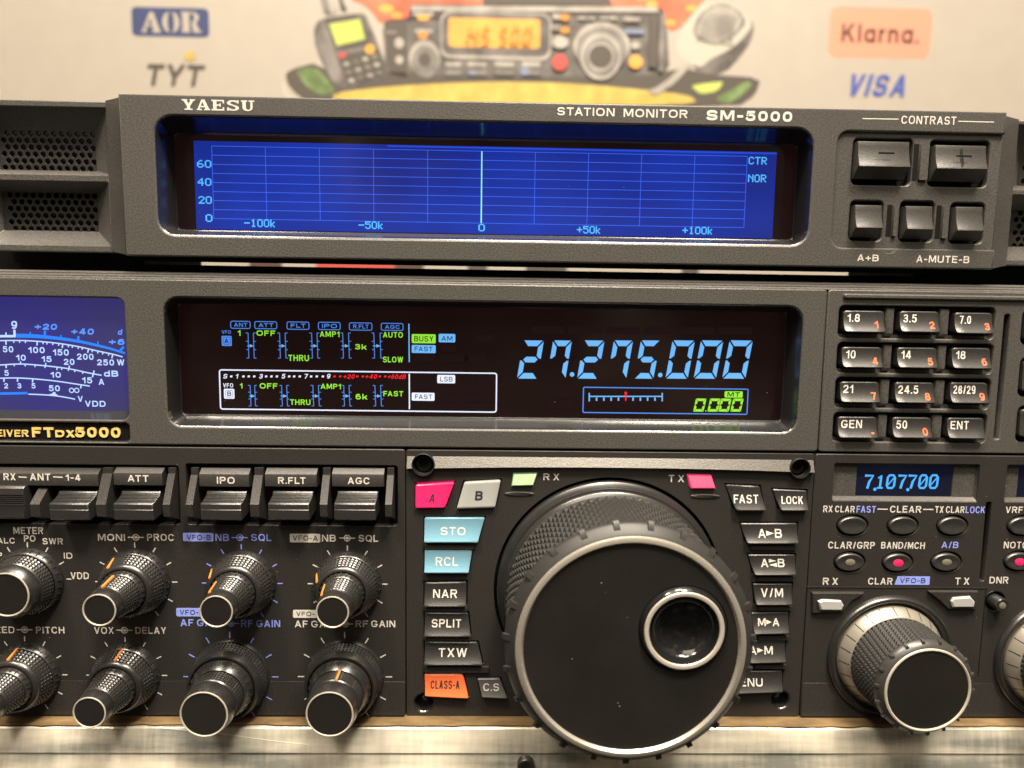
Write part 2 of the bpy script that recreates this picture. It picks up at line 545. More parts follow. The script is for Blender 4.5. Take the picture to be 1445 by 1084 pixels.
# grotesque capitals: width relative to height, then strokes (p polyline, o closed, d slanted bar cut level)
FONT = {
    'A': (.74, [('d', (0, 0), (.5, 1)), ('d', (1, 0), (.5, 1)), ('p', [(.24, .27), (.76, .27)])]),
    'B': (.68, [('p', [(.5, .54), (0, .54), (0, 1), (.55, 1)] + se(.55, .77, .38, .23, 90, -90) + [(.5, .54)]), ('p', [(0, .54), (0, 0), (.55, 0)] + se(.55, .27, .45, .27, -90, 90) + [(.5, .54)])]),
    'C': (.72, [('p', se(.5, .5, .5, .5, 38, 322))]),
    'D': (.72, [('o', [(0, 0), (0, 1), (.45, 1)] + se(.45, .5, .55, .5, 80, -80) + [(.45, 0)])]),
    'E': (.62, [('p', [(1, 1), (0, 1), (0, 0), (1, 0)]), ('p', [(0, .52), (.86, .52)])]),
    'F': (.58, [('p', [(1, 1), (0, 1), (0, 0)]), ('p', [(0, .5), (.82, .5)])]),
    'G': (.76, [('p', se(.5, .5, .5, .5, 42, 330) + [(1, .42), (.62, .42)])]),
    'H': (.70, [('p', [(0, 0), (0, 1)]), ('p', [(1, 0), (1, 1)]), ('p', [(0, .52), (1, .52)])]),
    'I': (0, [('p', [(0, 0), (0, 1)])]),
    'J': (.52, [('p', [(1, 1), (1, .3)] + se(.5, .28, .5, .28, 0, -170))]),
    'K': (.70, [('p', [(0, 0), (0, 1)]), ('d', (.12, .36), (.97, 1)), ('d', (1, 0), (.42, .62))]),
    'L': (.56, [('p', [(0, 1), (0, 0), (1, 0)])]),
    'M': (.84, [('p', [(0, 0), (0, 1)]), ('p', [(1, 0), (1, 1)]), ('d', (.06, 1), (.5, .12)), ('d', (.94, 1), (.5, .12))]),
    'N': (.70, [('p', [(0, 0), (0, 1)]), ('p', [(1, 0), (1, 1)]), ('d', (.04, 1), (.96, 0))]),
    'O': (.77, [ring(.5, .5, .5, .5)]),
    'P': (.64, [('p', [(0, 0), (0, 1), (.55, 1)] + se(.55, .74, .45, .26, 90, -90) + [(.1, .48)])]),
    'Q': (.77, [ring(.5, .5, .5, .5), ('d', (.98, -.04), (.6, .3))]),
    'R': (.69, [('p', [(0, 0), (0, 1), (.55, 1)] + se(.55, .755, .43, .245, 90, -90) + [(.1, .51)]), ('d', (1, 0), (.55, .5))]),
    'S': (.66, [('p', se(.5, .75, .48, .25, 22, 270) + se(.5, .25, .5, .25, 90, -158))]),
    'T': (.62, [('p', [(0, 1), (1, 1)]), ('p', [(.5, 0), (.5, .95)])]),
    'U': (.70, [('p', [(0, 1), (0, .35)] + se(.5, .33, .5, .33, 180, 360) + [(1, 1)])]),
    'V': (.70, [('d', (0, 1), (.5, 0)), ('d', (1, 1), (.5, 0))]),
    'W': (.98, [('d', (0, 1), (.25, 0)), ('d', (.5, 1), (.25, 0)), ('d', (.5, 1), (.75, 0)), ('d', (1, 1), (.75, 0))]),
    'X': (.68, [('d', (0, 0), (1, 1)), ('d', (1, 0), (0, 1))]),
    'Y': (.68, [('d', (0, 1), (.5, .4)), ('d', (1, 1), (.5, .4)), ('p', [(.5, 0), (.5, .42)])]),
    'Z': (.62, [('p', [(0, 1), (1, 1)]), ('p', [(0, 0), (1, 0)]), ('d', (.05, .08), (.95, .92))]),
    '0': (.57, [ring(.5, .5, .5, .5)]),
    '1': (.36, [('p', [(1, 0), (1, 1)]), ('p', [(0, .74), (.55, .8), (.8, .95)])]),
    '2': (.57, [('p', se(.5, .71, .48, .29, 165, -25) + [(.06, .1), (.02, 0), (1, 0)])]),
    '3': (.57, [('p', se(.5, .755, .45, .245, 155, -80) + [(.42, .51)]), ('p', [(.42, .51)] + se(.5, .265, .5, .265, 80, -158))]),
    '4': (.60, [('p', [(.73, 0), (.73, 1)]), ('d', (.04, .3), (.62, 1)), ('p', [(0, .24), (1, .24)])]),
    '5': (.57, [('p', [(.9, 1), (.14, 1), (.05, .48)] + se(.48, .32, .52, .32, 130, -155))]),
    '6': (.57, [ring(.5, .31, .5, .31), ('p', se(.5, .55, .5, .45, 62, 180) + [(0, .31)])]),
    '7': (.57, [('p', [(0, 1), (1, 1)]), ('d', (.3, 0), (.98, .95))]),
    '8': (.57, [ring(.5, .765, .44, .235), ring(.5, .265, .5, .265)]),
    '9': (.57, [ring(.5, .69, .5, .31), ('p', se(.5, .45, .5, .45, 242, 360) + [(1, .69)])]),
    '-': (.36, [('p', [(0, .42), (1, .42)])]), '+': (.58, [('p', [(0, .45), (1, .45)]), ('p', [(.5, .14), (.5, .76)])]),
    '.': (0, [('p', [(0, 0), (0, .01)])]), '/': (.38, [('d', (0, 0), (1, 1))]), ' ': (.40, []),
    'k': (.58, [('p', [(0, 0), (0, 1)]), ('d', (.12, .22), (.95, .7)), ('d', (1, 0), (.42, .44))]),
    'd': (.60, [('p', [(1, 0), (1, 1)]), ring(.5, .34, .5, .34)]), 'a': (.60, [('p', [(1, 0), (1, .68)]), ring(.5, .34, .5, .34)]),
    'l': (0, [('p', [(0, 0), (0, 1)])]), 'r': (.34, [('p', [(0, 0), (0, .68)]), ('p', [(0, .4), (.3, .62), (1, .67)])]),
    'n': (.54, [('p', [(0, 0), (0, .68)]), ('p', [(0, .4)] + se(.5, .38, .5, .3, 170, 0) + [(1, 0)])]),
}


def stroke(pts, t, closed=False):
    """Mitred ribbon round a polyline; open ends get square caps."""
    q = [pts[0]]
    for p in pts[1:]:
        if math.hypot(p[0] - q[-1][0], p[1] - q[-1][1]) > t * .04:
            q.append(p)
    pts = q
    n = len(pts)
    if not closed:
        def ext(a, b):
            L = math.hypot(a[0] - b[0], a[1] - b[1]) or 1e-9
            return (a[0] + (a[0] - b[0]) / L * t / 2, a[1] + (a[1] - b[1]) / L * t / 2)
        if n == 1:
            pts = [(pts[0][0], pts[0][1] - t / 2), (pts[0][0], pts[0][1] + t / 2)]
            n = 2
        else:
            pts = [ext(pts[0], pts[1])] + pts[1:-1] + [ext(pts[-1], pts[-2])]
    Lf, Rt = [], []
    for k in range(n):
        p = pts[k]
        a = pts[k - 1] if (closed or k) else None
        c = pts[(k + 1) % n] if (closed or k < n - 1) else None
        def un(u, v):
            L = math.hypot(v[0] - u[0], v[1] - u[1]) or 1e-9
            return (-(v[1] - u[1]) / L, (v[0] - u[0]) / L)
        n1 = un(a, p) if a else un(p, c)
        n2 = un(p, c) if c else n1
        mx, my = n1[0] + n2[0], n1[1] + n2[1]
        L = math.hypot(mx, my)
        if L < .4:
            mx, my, s = n1[0], n1[1], 1
        else:
            mx, my = mx / L, my / L
            s = min(1 / max(mx * n1[0] + my * n1[1], .3), 1.8)
        Lf.append((p[0] + mx * s * t / 2, p[1] + my * s * t / 2)); Rt.append((p[0] - mx * s * t / 2, p[1] - my * s * t / 2))
    vs = Lf + Rt
    fs = [[k, n + k, n + k + 1, k + 1] for k in range(n - 1)]
    if closed:
        fs.append([n - 1, 2 * n - 1, n, 0])
    return vs, fs


def text(mb, s, box, Y, mi=0, bold=0.012, shear=0.0, space=1.0, yfun=None, full=False, base=0.0):
    """Lettering that fills the measured photo box (x0, y0, x1, y1) on the plane at depth Y."""
    X0, X1, Z0, Z1 = rect(*box, Y)
    if full:
        mb.add([(x, yfun(z) if yfun else Y, z) for x, z in ((X0, Z0), (X1, Z0), (X1, Z1), (X0, Z1))], [(0, 1, 2, 3)], mi, False)
        return
    h = Z1 - Z0
    t = h * (0.125 + 2.0 * bold)
    sh = shear * h
    ws = [max(FONT[c][0] * h, t) for c in s]
    gaps = [h * .17 * space if (c != ' ' and d != ' ') else 0.0 for c, d in zip(s, s[1:])]
    for k, (c, d) in enumerate(zip(s, s[1:])):
        if c + d in ('AT', 'TA', 'AV', 'LT', 'TY', 'YT', 'VA', 'FA'):
            gaps[k] *= .45
    fixed = sum(w for w, c in zip(ws, s) if FONT[c][0] == 0)
    flex = sum(w for w, c in zip(ws, s) if FONT[c][0] != 0) + sum(gaps)
    k_ = (X1 - X0 - sh - fixed) / flex if flex else 1.0
    k_ = max(k_, .3)
    if len(s) == 1 and k_ > 1.25:
        X0 += (X1 - X0 - sh - ws[0] * 1.25) / 2
        k_ = 1.25
    t = t * min(max(k_, .72) ** .35, 1.25)
    x = X0
    n_ = 0
    for i, c in enumerate(s):
        w = t if FONT[c][0] == 0 else ws[i] * k_
        for kind, *g in FONT[c][1]:
            if kind == 'd':
                (u0, v0), (u1, v1) = g
                hw0 = t * .5
                dx0 = (u1 - u0) * (w - 2 * hw0); dz = (v1 - v0) * h
                hw = min(t * .5 * math.sqrt(1 + (dx0 / dz) ** 2), t * .95)
                a = x + hw + u0 * (w - 2 * hw); b = x + hw + u1 * (w - 2 * hw)
                za, zb = Z0 + v0 * h, Z0 + v1 * h
                vs, fs = [(a - hw, za), (a + hw, za), (b + hw, zb), (b - hw, zb)], [[0, 1, 2, 3]]
            else:
                pts = [(x + t / 2 + u * (w - t), Z0 + t / 2 + v * (h - t)) for u, v in g[0]]
                vs, fs = stroke(pts, t, kind == 'o')
            if shear:
                vs = [(p + shear * (z - Z0), z) for p, z in vs]
            n_ += 1
            mb.add([(p, (yfun(z) if yfun else Y) - .0016 * n_, z) for p, z in vs], fs, mi, False)
        x += w + (gaps[i] * k_ if i < len(gaps) else 0)


def badge(mb, s, box, Y, mi_fill, mi_ink, tb=None, slant=0.0, bold=0.008):
    X0, X1, Z0, Z1 = rect(*box, Y)
    if slant:
        mb.sheet([(X0, Z0), (X1, Z0), (X1, Z1), (X0 + slant, Z1)], Y, mi_fill)
    else:
        mb.sheet(rloop((X0, X1, Z0, Z1), 0.35, 3), Y, mi_fill)
    w, h = box[2] - box[0], box[3] - box[1]
    tb = tb or (box[0] + w * .09, box[1] + h * .18, box[2] - w * .07, box[3] - h * .18)
    text(mb, s, tb, Y - 0.04, mi_ink, bold)


SEG = {'0': 'abcdef', '1': 'bc', '2': 'abged', '3': 'abgcd', '4': 'fgbc', '5': 'afgcd', '6': 'afgedc', '7': 'abc', '8': 'abcdefg', '9': 'abcdfg', '7f': 'fabc'}


def seven(mb, ch, box, Y, mi, th=0.19, shear=0.16, gap=0.02):
    """One seven-segment digit in the photo box; th is relative to the height."""
    X0, X1, Z0, Z1 = rect(*box, Y)
    h = Z1 - Z0
    sh = shear * h
    w = (X1 - X0) - sh
    t = th * h * 0.8
    g = gap * h
    def pt(x, z):
        return (X0 + x + sh * z / h, Z0 + z)
    m = h / 2
    segs = {
        'a': [(g, h), (w - g, h), (w - t, h - t), (t, h - t)],
        'd': [(t, t), (w - t, t), (w - g, 0), (g, 0)],
        'g': [(t * .35 + g, m), (t, m + t / 2), (w - t, m + t / 2), (w - t * .35 - g, m), (w - t, m - t / 2), (t, m - t / 2)],
        'f': [(0, h - g), (t - g, h - t - g), (t - g, m + t / 2 + g), (t * .3, m + g), (0, m + g)],
        'e': [(0, m - g), (t * .3, m - g), (t - g, m - t / 2 - g), (t - g, t + g), (0, g)],
        'b': [(w, h - g), (w, m + g), (w - t * .3, m + g), (w - t + g, m + t / 2 + g), (w - t + g, h - t - g)],
        'c': [(w, m - g), (w, g), (w - t + g, t + g), (w - t + g, m - t / 2 - g), (w - t * .3, m - g)],
    }
    for s in SEG[ch]:
        mb.sheet([pt(*p) for p in segs[s]], Y, mi)


BITS = {'0': '0E11131519110E', '1': '040C040404040E', '2': '0E11010204081F', '3': '1F02040201110E', '4': '02060A121F0202', '5': '1F101E0101110E',
        '6': '0608101E11110E', '7': '1F010204040404', '8': '0E11110E11110E', '9': '0E11110F01020C', '-': '0000001F000000', '+': '0004041F040400',
        'k': '10101214181412', 'C': '0E11101010110E', 'T': '1F040404040404', 'R': '1E11111E141211', 'N': '11191513111111', 'O': '0E11111111110E',
        'o': '0E11111111110E'}


def bitmap(mb, s, box, Y, mi, slash=False, fill=1.08):
    X0, X1, Z0, Z1 = rect(*box, Y)
    cols = 6 * len(s) - 1
    pw, ph = (X1 - X0) / cols, (Z1 - Z0) / 7
    for k, ch in enumerate(s):
        b = BITS['o' if ch == '0' and not slash else ch]
        for r in range(7):
            row = int(b[2 * r:2 * r + 2], 16)
            c = 0
            while c < 5:
                if row >> (4 - c) & 1:
                    c1 = c
                    while c1 + 1 < 5 and row >> (4 - c1 - 1) & 1:
                        c1 += 1
                    x0 = X0 + (6 * k + c) * pw
                    x1 = X0 + (6 * k + c1 + fill) * pw
                    z1 = Z1 - r * ph
                    mb.sheet([(x0, z1 - ph * fill), (x1, z1 - ph * fill), (x1, z1), (x0, z1)], Y - 0.0008 * (r * 5 + c), mi)
                    c = c1
                c += 1

# ================================================================== SETTING: wall, banner, shelf
BY = 420.0
mwall = mat('wall_paint', (0.62, 0.57, 0.50), 0.8, var=0.05)
mb = MB()
mb.box(-1400, 1400, BY + 8, BY + 60, -700, 1500)
wall = mb.build('wall', mwall)
wall['kind'] = 'structure'

vinyl = mat('white_vinyl', (0.335, 0.304, 0.262), 0.5, spec=0.3, var=0.02)
p_dark = mat('print_charcoal', (0.135, 0.122, 0.114), 0.5, spec=0.2, var=0.35)
p_black = mat('print_black', (0.092, 0.080, 0.069), 0.5, spec=0.2)
p_mid = mat('print_mid_grey', (0.20, 0.185, 0.172), 0.5, spec=0.2, var=0.3)
p_light = mat('print_light_grey', (0.37, 0.345, 0.31), 0.5, spec=0.2, var=0.2)
p_cream = mat('print_cream', (0.46, 0.43, 0.365), 0.5, spec=0.2)
p_red = mat('print_brick_red', (0.62, 0.15, 0.085), 0.5, spec=0.2, var=0.3)
p_orange = mat('print_orange', (0.70, 0.34, 0.075), 0.5, spec=0.2, var=0.1)
p_odark = mat('print_brown', (0.55, 0.235, 0.05), 0.5, spec=0.2)
p_yellow = mat('print_yellow', (0.52, 0.39, 0.10), 0.5, spec=0.2, var=0.15)
p_green = mat('print_green', (0.16, 0.235, 0.095), 0.5, spec=0.2, var=0.35)
p_lime = mat('print_lime', (0.42, 0.50, 0.12), 0.5, spec=0.2, var=0.1)
p_scr = mat('print_scarlet', (0.48, 0.085, 0.07), 0.5, spec=0.2)
p_navy = mat('print_navy', (0.055, 0.07, 0.155), 0.5, spec=0.2)
p_blue = mat('print_royal_blue', (0.075, 0.105, 0.35), 0.5, spec=0.2)
p_salmon = mat('print_salmon', (0.66, 0.29, 0.20), 0.5, spec=0.2)
p_plum = mat('print_dark_plum', (0.10, 0.06, 0.05), 0.5, spec=0.2)
p_gblue = mat('print_grey_blue', (0.20, 0.24, 0.36), 0.5, spec=0.2)

bz = P(700, 700, BY)[1]
banner = thing('printed_banner', 'cream printed banner hanging on the wall behind the radios, with logos and a drawn radio', 'banner', (0, BY, bz))
mb = MB()
x0 = P(-6, 60, BY)[0]; x1 = P(1700, 60, BY)[0]
mb.box(x0, x1, BY, BY + 3, P(700, 700, BY)[1], P(700, -260, BY)[1])
sheet_o = mb.build('banner_sheet', vinyl, banner)


class Print(MB):
    """Flat printed shapes on the banner, given in the coordinates of one enlarged view."""
    def __init__(self, x0=0.0, y0=0.0, s=1.0):
        super().__init__(); self.o = (x0, y0, s); self.k = 0

    def view(self, x0, y0, s):
        self.o = (x0, y0, s)

    def px(self, x, y):
        return (self.o[0] + x / self.o[2], self.o[1] + y / self.o[2])

    def depth(self):
        self.k += 1
        return BY - 0.10 - 0.045 * self.k

    def poly(self, pts, mi, smooth=True):
        lp = [P(*self.px(*p), BY) for p in pts]
        if smooth and len(lp) > 4:            # one corner-cutting pass
            q = []
            for k in range(len(lp)):
                a, b = lp[k], lp[(k + 1) % len(lp)]
                q += [(a[0] * .8 + b[0] * .2, a[1] * .8 + b[1] * .2), (a[0] * .2 + b[0] * .8, a[1] * .2 + b[1] * .8)]
            lp = q
        self.sheet(lp, self.depth(), mi)

    def blob(self, x, y, rx, ry, mi):
        c = P(*self.px(x, y), BY)
        k = (F / (DIST + BY)) * self.o[2]
        self.sheet([(c[0] + rx / k * math.cos(a * .2618), c[1] + ry / k * math.sin(a * .2618)) for a in range(24)], self.depth(), mi)

    def bar(self, x, y, x2, y2, mi, r=0.0):
        a, b = self.px(x, y), self.px(x2, y2)
        self.sheet(rloop(rect(a[0], a[1], b[0], b[1], BY), r), self.depth(), mi)


# brick patch with yellow flecks
pr = Print(580, 0, 7.225)
pr.view(0, 0, 1)
pr.poly([(494, -60), (494, 0), (515, 8), (527, 20), (536, 34), (548, 30), (640, 30), (900, 20), (936, 30), (946, 46), (960, 40), (985, 10), (998, -5), (998, -60)], 0)
for x, y, rx, ry in ((545, 12, 10, 5), (920, 6, 8, 5), (945, 32, 8, 4), (975, 12, 7, 4), (905, -4, 9, 4), (560, 22, 8, 4)):
    pr.blob(x, y, rx, ry, 1)
pr.build('brick_print', [p_red, p_orange], banner)

# green ribbons and black ground with the yellow arc
pr = Print(0, 0, 1)
pr.poly([(402, 104), (416, 96), (448, 88), (490, 128), (500, 150), (440, 150), (408, 124)], 0)
pr.poly([(470, 110), (545, 100), (640, 108), (905, 108), (965, 96), (1000, 105), (1074, 110), (1066, 134), (1040, 152), (470, 160)], 0)
pr.poly([(417, 98), (446, 95), (462, 112), (476, 132), (450, 134), (428, 118)], 1)
pr.poly([(974, 121), (1000, 117), (1022, 115), (1012, 129), (988, 133)], 2)
pr.poly([(1008, 139), (1034, 126), (1055, 114), (1062, 120), (1042, 138), (1024, 148)], 1)
pr.poly([(470, 131), (540, 123), (620, 118), (700, 115.5), (790, 117), (880, 124), (972, 134), (985, 146), (880, 150), (700, 146), (560, 148), (470, 150)], 3)
pr.poly([(400, 112), (404, 128), (420, 146), (410, 146), (397, 128)], 4)
pr.build('ribbon_print', [p_black, p_green, p_lime, p_yellow, p_cream], banner)

# hand-held radio
pr = Print(400, 0, 7.225)
pr.poly([(365, -60), (375, 0), (420, 170), (560, 150), (500, 0), (480, -60)], 2)
pr.poly([(430, -60), (450, 0), (490, 150), (545, 140), (500, 0), (490, -60)], 3)
pr.poly([(550, -60), (565, 20), (590, 130), (660, 120), (610, 20), (600, -60)], 1)
pr.poly([(375, 190), (800, 130), (850, 170), (1065, 700), (1040, 790), (620, 910), (560, 890), (470, 800), (330, 500), (305, 290)], 1)
pr.poly([(370, 210), (420, 190), (600, 780), (560, 860), (480, 800), (400, 560)], 2)
pr.poly([(330, 360), (380, 340), (440, 560), (400, 600), (340, 500)], 2)
pr.poly([(440, 215), (790, 160), (880, 420), (900, 470), (530, 520)], 0)
pr.poly([(465, 245), (780, 195), (838, 400), (545, 470)], 4, False)
pr.poly([(540, 535), (930, 455), (950, 490), (560, 575)], 2)
pr.poly([(560, 580), (960, 490), (1040, 730), (660, 860)], 0)
pr.poly([(555, 555), (635, 530), (640, 580), (575, 600)], 5)
pr.blob(882, 505, 46, 46, 6)
for r in range(3):
    for c in range(4):
        pr.blob(645 + c * 95 + r * 25, 655 - c * 25 + r * 85, 30, 20, 2 if (r + c) % 2 else 3)
pr.build('handheld_radio_print', [p_black, p_dark, p_mid, p_light, p_lime, p_scr, p_orange], banner)

# mobile radio
pr = Print(580, 0, 7.225)
pr.poly([(-300, 200), (-20, 200), (-20, 60), (20, 40), (2540, 60), (2600, 160), (2640, 780), (2300, 870), (-140, 870), (-250, 780)], 1)
pr.poly([(-280, 220), (-40, 215), (-40, 800), (-220, 760)], 0)
pr.blob(-120, 440, 45, 50, 3); pr.blob(-120, 610, 40, 40, 3); pr.blob(-200, 330, 60, 15, 2)
pr.poly([(700, -80), (2000, -80), (2050, 50), (740, 50)], 0)
pr.poly([(0, 60), (2500, 75), (2540, 125), (0, 112)], 3)
pr.bar(20, 125, 230, 165, 3, 1.0); pr.blob(125, 185, 60, 28, 7)
pr.bar(40, 300, 220, 340, 3, 1.0); pr.blob(122, 365, 50, 35, 8)
pr.blob(140, 600, 150, 175, 3); pr.blob(142, 640, 135, 150, 2); pr.blob(140, 610, 62, 62, 0)
pr.bar(300, 130, 1430, 610, 3, 8.0)
pr.bar(316, 145, 1412, 575, 1, 8.0)
pr.bar(385, 195, 1315, 490, 4, 2.5)
for k, (ch, x) in enumerate((('1', 500), ('4', 590), ('5', 710), ('5', 890), ('0', 1010), ('0', 1130))):
    a, b = pr.px(x, 265), pr.px(x + 105, 445)
    seven(pr, ch, (a[0], a[1], b[0], b[1]), BY - 3.2, 5, th=0.16)
pr.blob(838, 440, 10, 10, 5)
for x, y in ((340, 520), (570, 780), (840, 1060), (1120, 1330)):
    pr.bar(x, 620, y, 780, 1, 2.0); pr.bar(x + 10, 640, y - 10, 680, 3, 1.5); pr.bar(x + 15, 715, y - 15, 770, 2, 1.5)
pr.bar(590, 735, 660, 772, 9, 1.0); pr.bar(1120, 690, 1190, 772, 9, 1.0)
pr.view(760, 0, 7.225)
pr.blob(640, 480, 275, 230, 3); pr.blob(640, 520, 255, 215, 2)
pr.blob(632, 585, 200, 220, 3); pr.blob(632, 590, 165, 185, 2); pr.blob(630, 590, 135, 130, 3); pr.blob(630, 585, 115, 110, 9 if 0 else 0)
for x in (440, 540, 660, 750):
    pr.bar(x - 40, 180, x + 40, 210, 3, 1.0)
pr.bar(860, 185, 1030, 230, 3, 1.0); pr.bar(870, 310, 1070, 355, 9, 1.0); pr.blob(985, 470, 45, 40, 3)
pr.blob(985, 640, 68, 65, 7); pr.blob(215, 645, 76, 80, 6); pr.blob(220, 440, 80, 60, 3)
pr.bar(140, 150, 220, 210, 3, 1.0); pr.blob(265, 190, 45, 35, 8); pr.blob(265, 320, 45, 32, 8); pr.bar(130, 260, 210, 320, 2, 1.0)
pr.bar(1120, 160, 1210, 700, 0, 2.0); pr.bar(1225, 150, 1275, 740, 2, 2.0)
pr.build('mobile_radio_print', [p_black, p_dark, p_mid, p_light, p_orange, p_odark, p_scr, p_orange, p_odark, p_gblue], banner)

# hand microphone
pr = Print(930, 0, 7.225)
pr.poly([(330, 650), (430, 680), (520, 600), (700, 520), (830, 410), (880, 230), (940, 200), (975, 290), (930, 440), (830, 580), (680, 740), (420, 790)], 0)
pr.poly([(600, 28), (420, 65), (300, 210), (220, 330), (165, 480), (220, 590), (330, 660), (430, 690), (520, 605), (700, 520), (830, 420), (950, 270), (920, 190), (800, 80)], 3)
pr.poly([(560, 45), (400, 150), (335, 340), (430, 430), (600, 470), (770, 380), (895, 230), (820, 110), (680, 45)], 1)
pr.poly([(575, 60), (430, 160), (365, 335), (450, 405), (590, 440), (745, 360), (860, 225), (800, 120), (680, 65)], 2)
for k in range(7):
    y = 130 + k * 45
    pr.poly([(440 - k * 10, y), (780 - k * 5, y + 60), (780 - k * 5, y + 74), (440 - k * 10, y + 14)], 1, False)
for k in range(6):
    x = 480 + k * 55
    pr.poly([(x + 60, 80 + k * 8), (x + 72, 80 + k * 8), (x - 48, 390 - k * 4), (x - 60, 390 - k * 4)], 1, False)
pts = [(300, 640), (220, 740), (120, 840), (0, 920), (-80, 950)]
for a, b in zip(pts, pts[1:]):
    pr.poly([(a[0] - 30, a[1] - 25), (a[0] + 25, a[1] + 25), (b[0] + 25, b[1] + 25), (b[0] - 30, b[1] - 25)], 2, False)
for k in range(9):
    x, y = 270 - k * 24, 680 + k * 24
    pr.poly([(x - 26, y - 24), (x - 18, y - 30), (x + 30, y + 20), (x + 22, y + 26)], 3, False)
pr.build('microphone_print', [p_dark, p_mid, p_light, p_cream], banner)

# shop and payment logos
pr = Print(0, 0, 1)
pr.bar(186, 11, 295, 52, 0, 4.0)
pr.build('navy_badge_print', [p_navy], banner)
mb = MB()


def fat_serif(mb, x0, y0, x1, y1, polys, mi, Y):
    X0, X1, Z0, Z1 = rect(x0, y0, x1, y1, Y)
    for pl in polys:
        mb.sheet([(X0 + u * (X1 - X0), Z0 + v * (Z1 - Z0)) for u, v in pl], Y, mi)


def arc_pts(cx, cy, rx, ry, a0, a1, n=12):
    return [(cx + rx * math.cos(rad(a0 + (a1 - a0) * k / n)), cy + ry * math.sin(rad(a0 + (a1 - a0) * k / n))) for k in range(n + 1)]


fat_serif(mb, 199, 17, 227, 46, [[(0, 0), (.30, 0), (.30, .08), (.2, .08), (.5, .75), (.5, 1), (.45, 1), (.05, .08), (0, .08)],
                                [(.5, 1), (.5, .6), (.62, .08), (.55, .08), (.55, 0), (1, 0), (1, .08), (.95, .08), (.62, 1)],
                                [(.25, .3), (.6, .3), (.6, .38), (.28, .38)]], 0, BY - .6)
fat_serif(mb, 229, 17, 253, 46, [arc_pts(.42, .5, .42, .5, 90, 270) + arc_pts(.42, .5, .12, .46, 270, 90)], 0, BY - .6)
fat_serif(mb, 229, 17, 253, 46, [arc_pts(.58, .5, .42, .5, -90, 90) + arc_pts(.58, .5, .12, .46, 90, -90)], 0, BY - .6)
fat_serif(mb, 255, 17, 284, 46, [[(0, 0), (.5, 0), (.5, .08), (.42, .08), (.42, .92), (.5, .92), (.5, 1), (0, 1), (0, .92), (.08, .92), (.08, .08), (0, .08)],
                                [(.5, 1), (.5, .92)] + arc_pts(.55, .73, .12, .19, 90, -90) + [(.5, .5)] + arc_pts(.55, .73, .34, .27, -90, 90),
                                [(.5, .5), (.72, .5), (.92, .08), (1, .08), (1, 0), (.62, 0)]], 0, BY - .6)
text(mb, 'TYT', (203, 91, 290, 121), BY - .6, 1, bold=0.03, shear=0.22)
c = P(268, 80, BY)
mb.sheet([(c[0] + (6 if k % 2 else 3.2) * math.cos(k * .5236), c[1] + (6 if k % 2 else 3.2) * math.sin(k * .5236)) for k in range(12)], BY - .6, 2)
mb.build('supplier_logo_print', [vinyl, p_black, p_yellow], banner)
pr = Print(0, 0, 1)
pr.bar(1170, 11, 1314, 82, 0, 7.0)
pr.build('salmon_badge_print', [p_salmon], banner)
mb = MB()
text(mb, 'Klarna.', (1188, 34, 1297, 60), BY - .6, 0, bold=0.02)
mb.build('payment_logo_print', p_plum, banner)
mb = MB()
text(mb, 'VISA', (1194, 105, 1284, 136), BY - .6, 0, bold=0.035, shear=0.25)
mb.build('card_logo_print', p_blue, banner)
for a, b_, m in ((352, 398, p_plum), (446, 556, p_scr), (556.5, 598, p_plum), (660, 688, p_black), (742, 800, p_black), (962, 986, p_black)):
    pr = Print(0, 0, 1)
    pr.poly([(a, 340), (b_, 340), (b_, 420), (a, 420)], 0, False)
    pr.build('lettering_print', m, banner)

# ------------------------------------------------------------------ shelf
mdf, nt, b = nodes_of('fibreboard')
geo = nt.nodes.new('ShaderNodeNewGeometry')
n = nt.nodes.new('ShaderNodeTexNoise'); n.inputs['Scale'].default_value = 160; n.inputs['Detail'].default_value = 8
sc = nt.nodes.new('ShaderNodeVectorMath'); sc.operation = 'MULTIPLY'; sc.inputs[1].default_value = (0.5, 1.5, 2.0)
nt.links.new(geo.outputs['Position'], sc.inputs[0]); nt.links.new(sc.outputs[0], n.inputs['Vector'])
r_ = nt.nodes.new('ShaderNodeValToRGB')
r_.color_ramp.elements[0].position = .3; r_.color_ramp.elements[0].color = (0.085, 0.05, 0.02, 1)
r_.color_ramp.elements[1].position = .7; r_.color_ramp.elements[1].color = (0.22, 0.145, 0.062, 1)
nt.links.new(n.outputs['Fac'], r_.inputs[0]); nt.links.new(r_.outputs[0], b.inputs['Base Color'])
b.inputs['Roughness'].default_value = 0.85
bp = nt.nodes.new('ShaderNodeBump'); bp.inputs['Strength'].default_value = .6; bp.inputs['Distance'].default_value = .0008
nt.links.new(n.outputs['Fac'], bp.inputs['Height']); nt.links.new(bp.outputs[0], b.inputs['Normal'])

zinc, nt, b = nodes_of('galvanised_steel')
geo = nt.nodes.new('ShaderNodeNewGeometry')
b.inputs['Metallic'].default_value = 0.30
b.inputs['Roughness'].default_value = 0.32
def stretched(scale, detail, vec):
    s = nt.nodes.new('ShaderNodeVectorMath'); s.operation = 'MULTIPLY'; s.inputs[1].default_value = vec
    nt.links.new(geo.outputs['Position'], s.inputs[0])
    n = nt.nodes.new('ShaderNodeTexNoise'); n.inputs['Scale'].default_value = scale; n.inputs['Detail'].default_value = detail
    nt.links.new(s.outputs[0], n.inputs['Vector'])
    return n
n1 = stretched(20, 6, (0.8, 1, 5.0))
n2 = stretched(220, 3, (3.0, 1, 0.35))
r_ = nt.nodes.new('ShaderNodeValToRGB')
ce = r_.color_ramp.elements  # mottled reflections painted into the steel's base colour
ce[0].position = .38; ce[0].color = (0.25, 0.255, 0.225, 1)
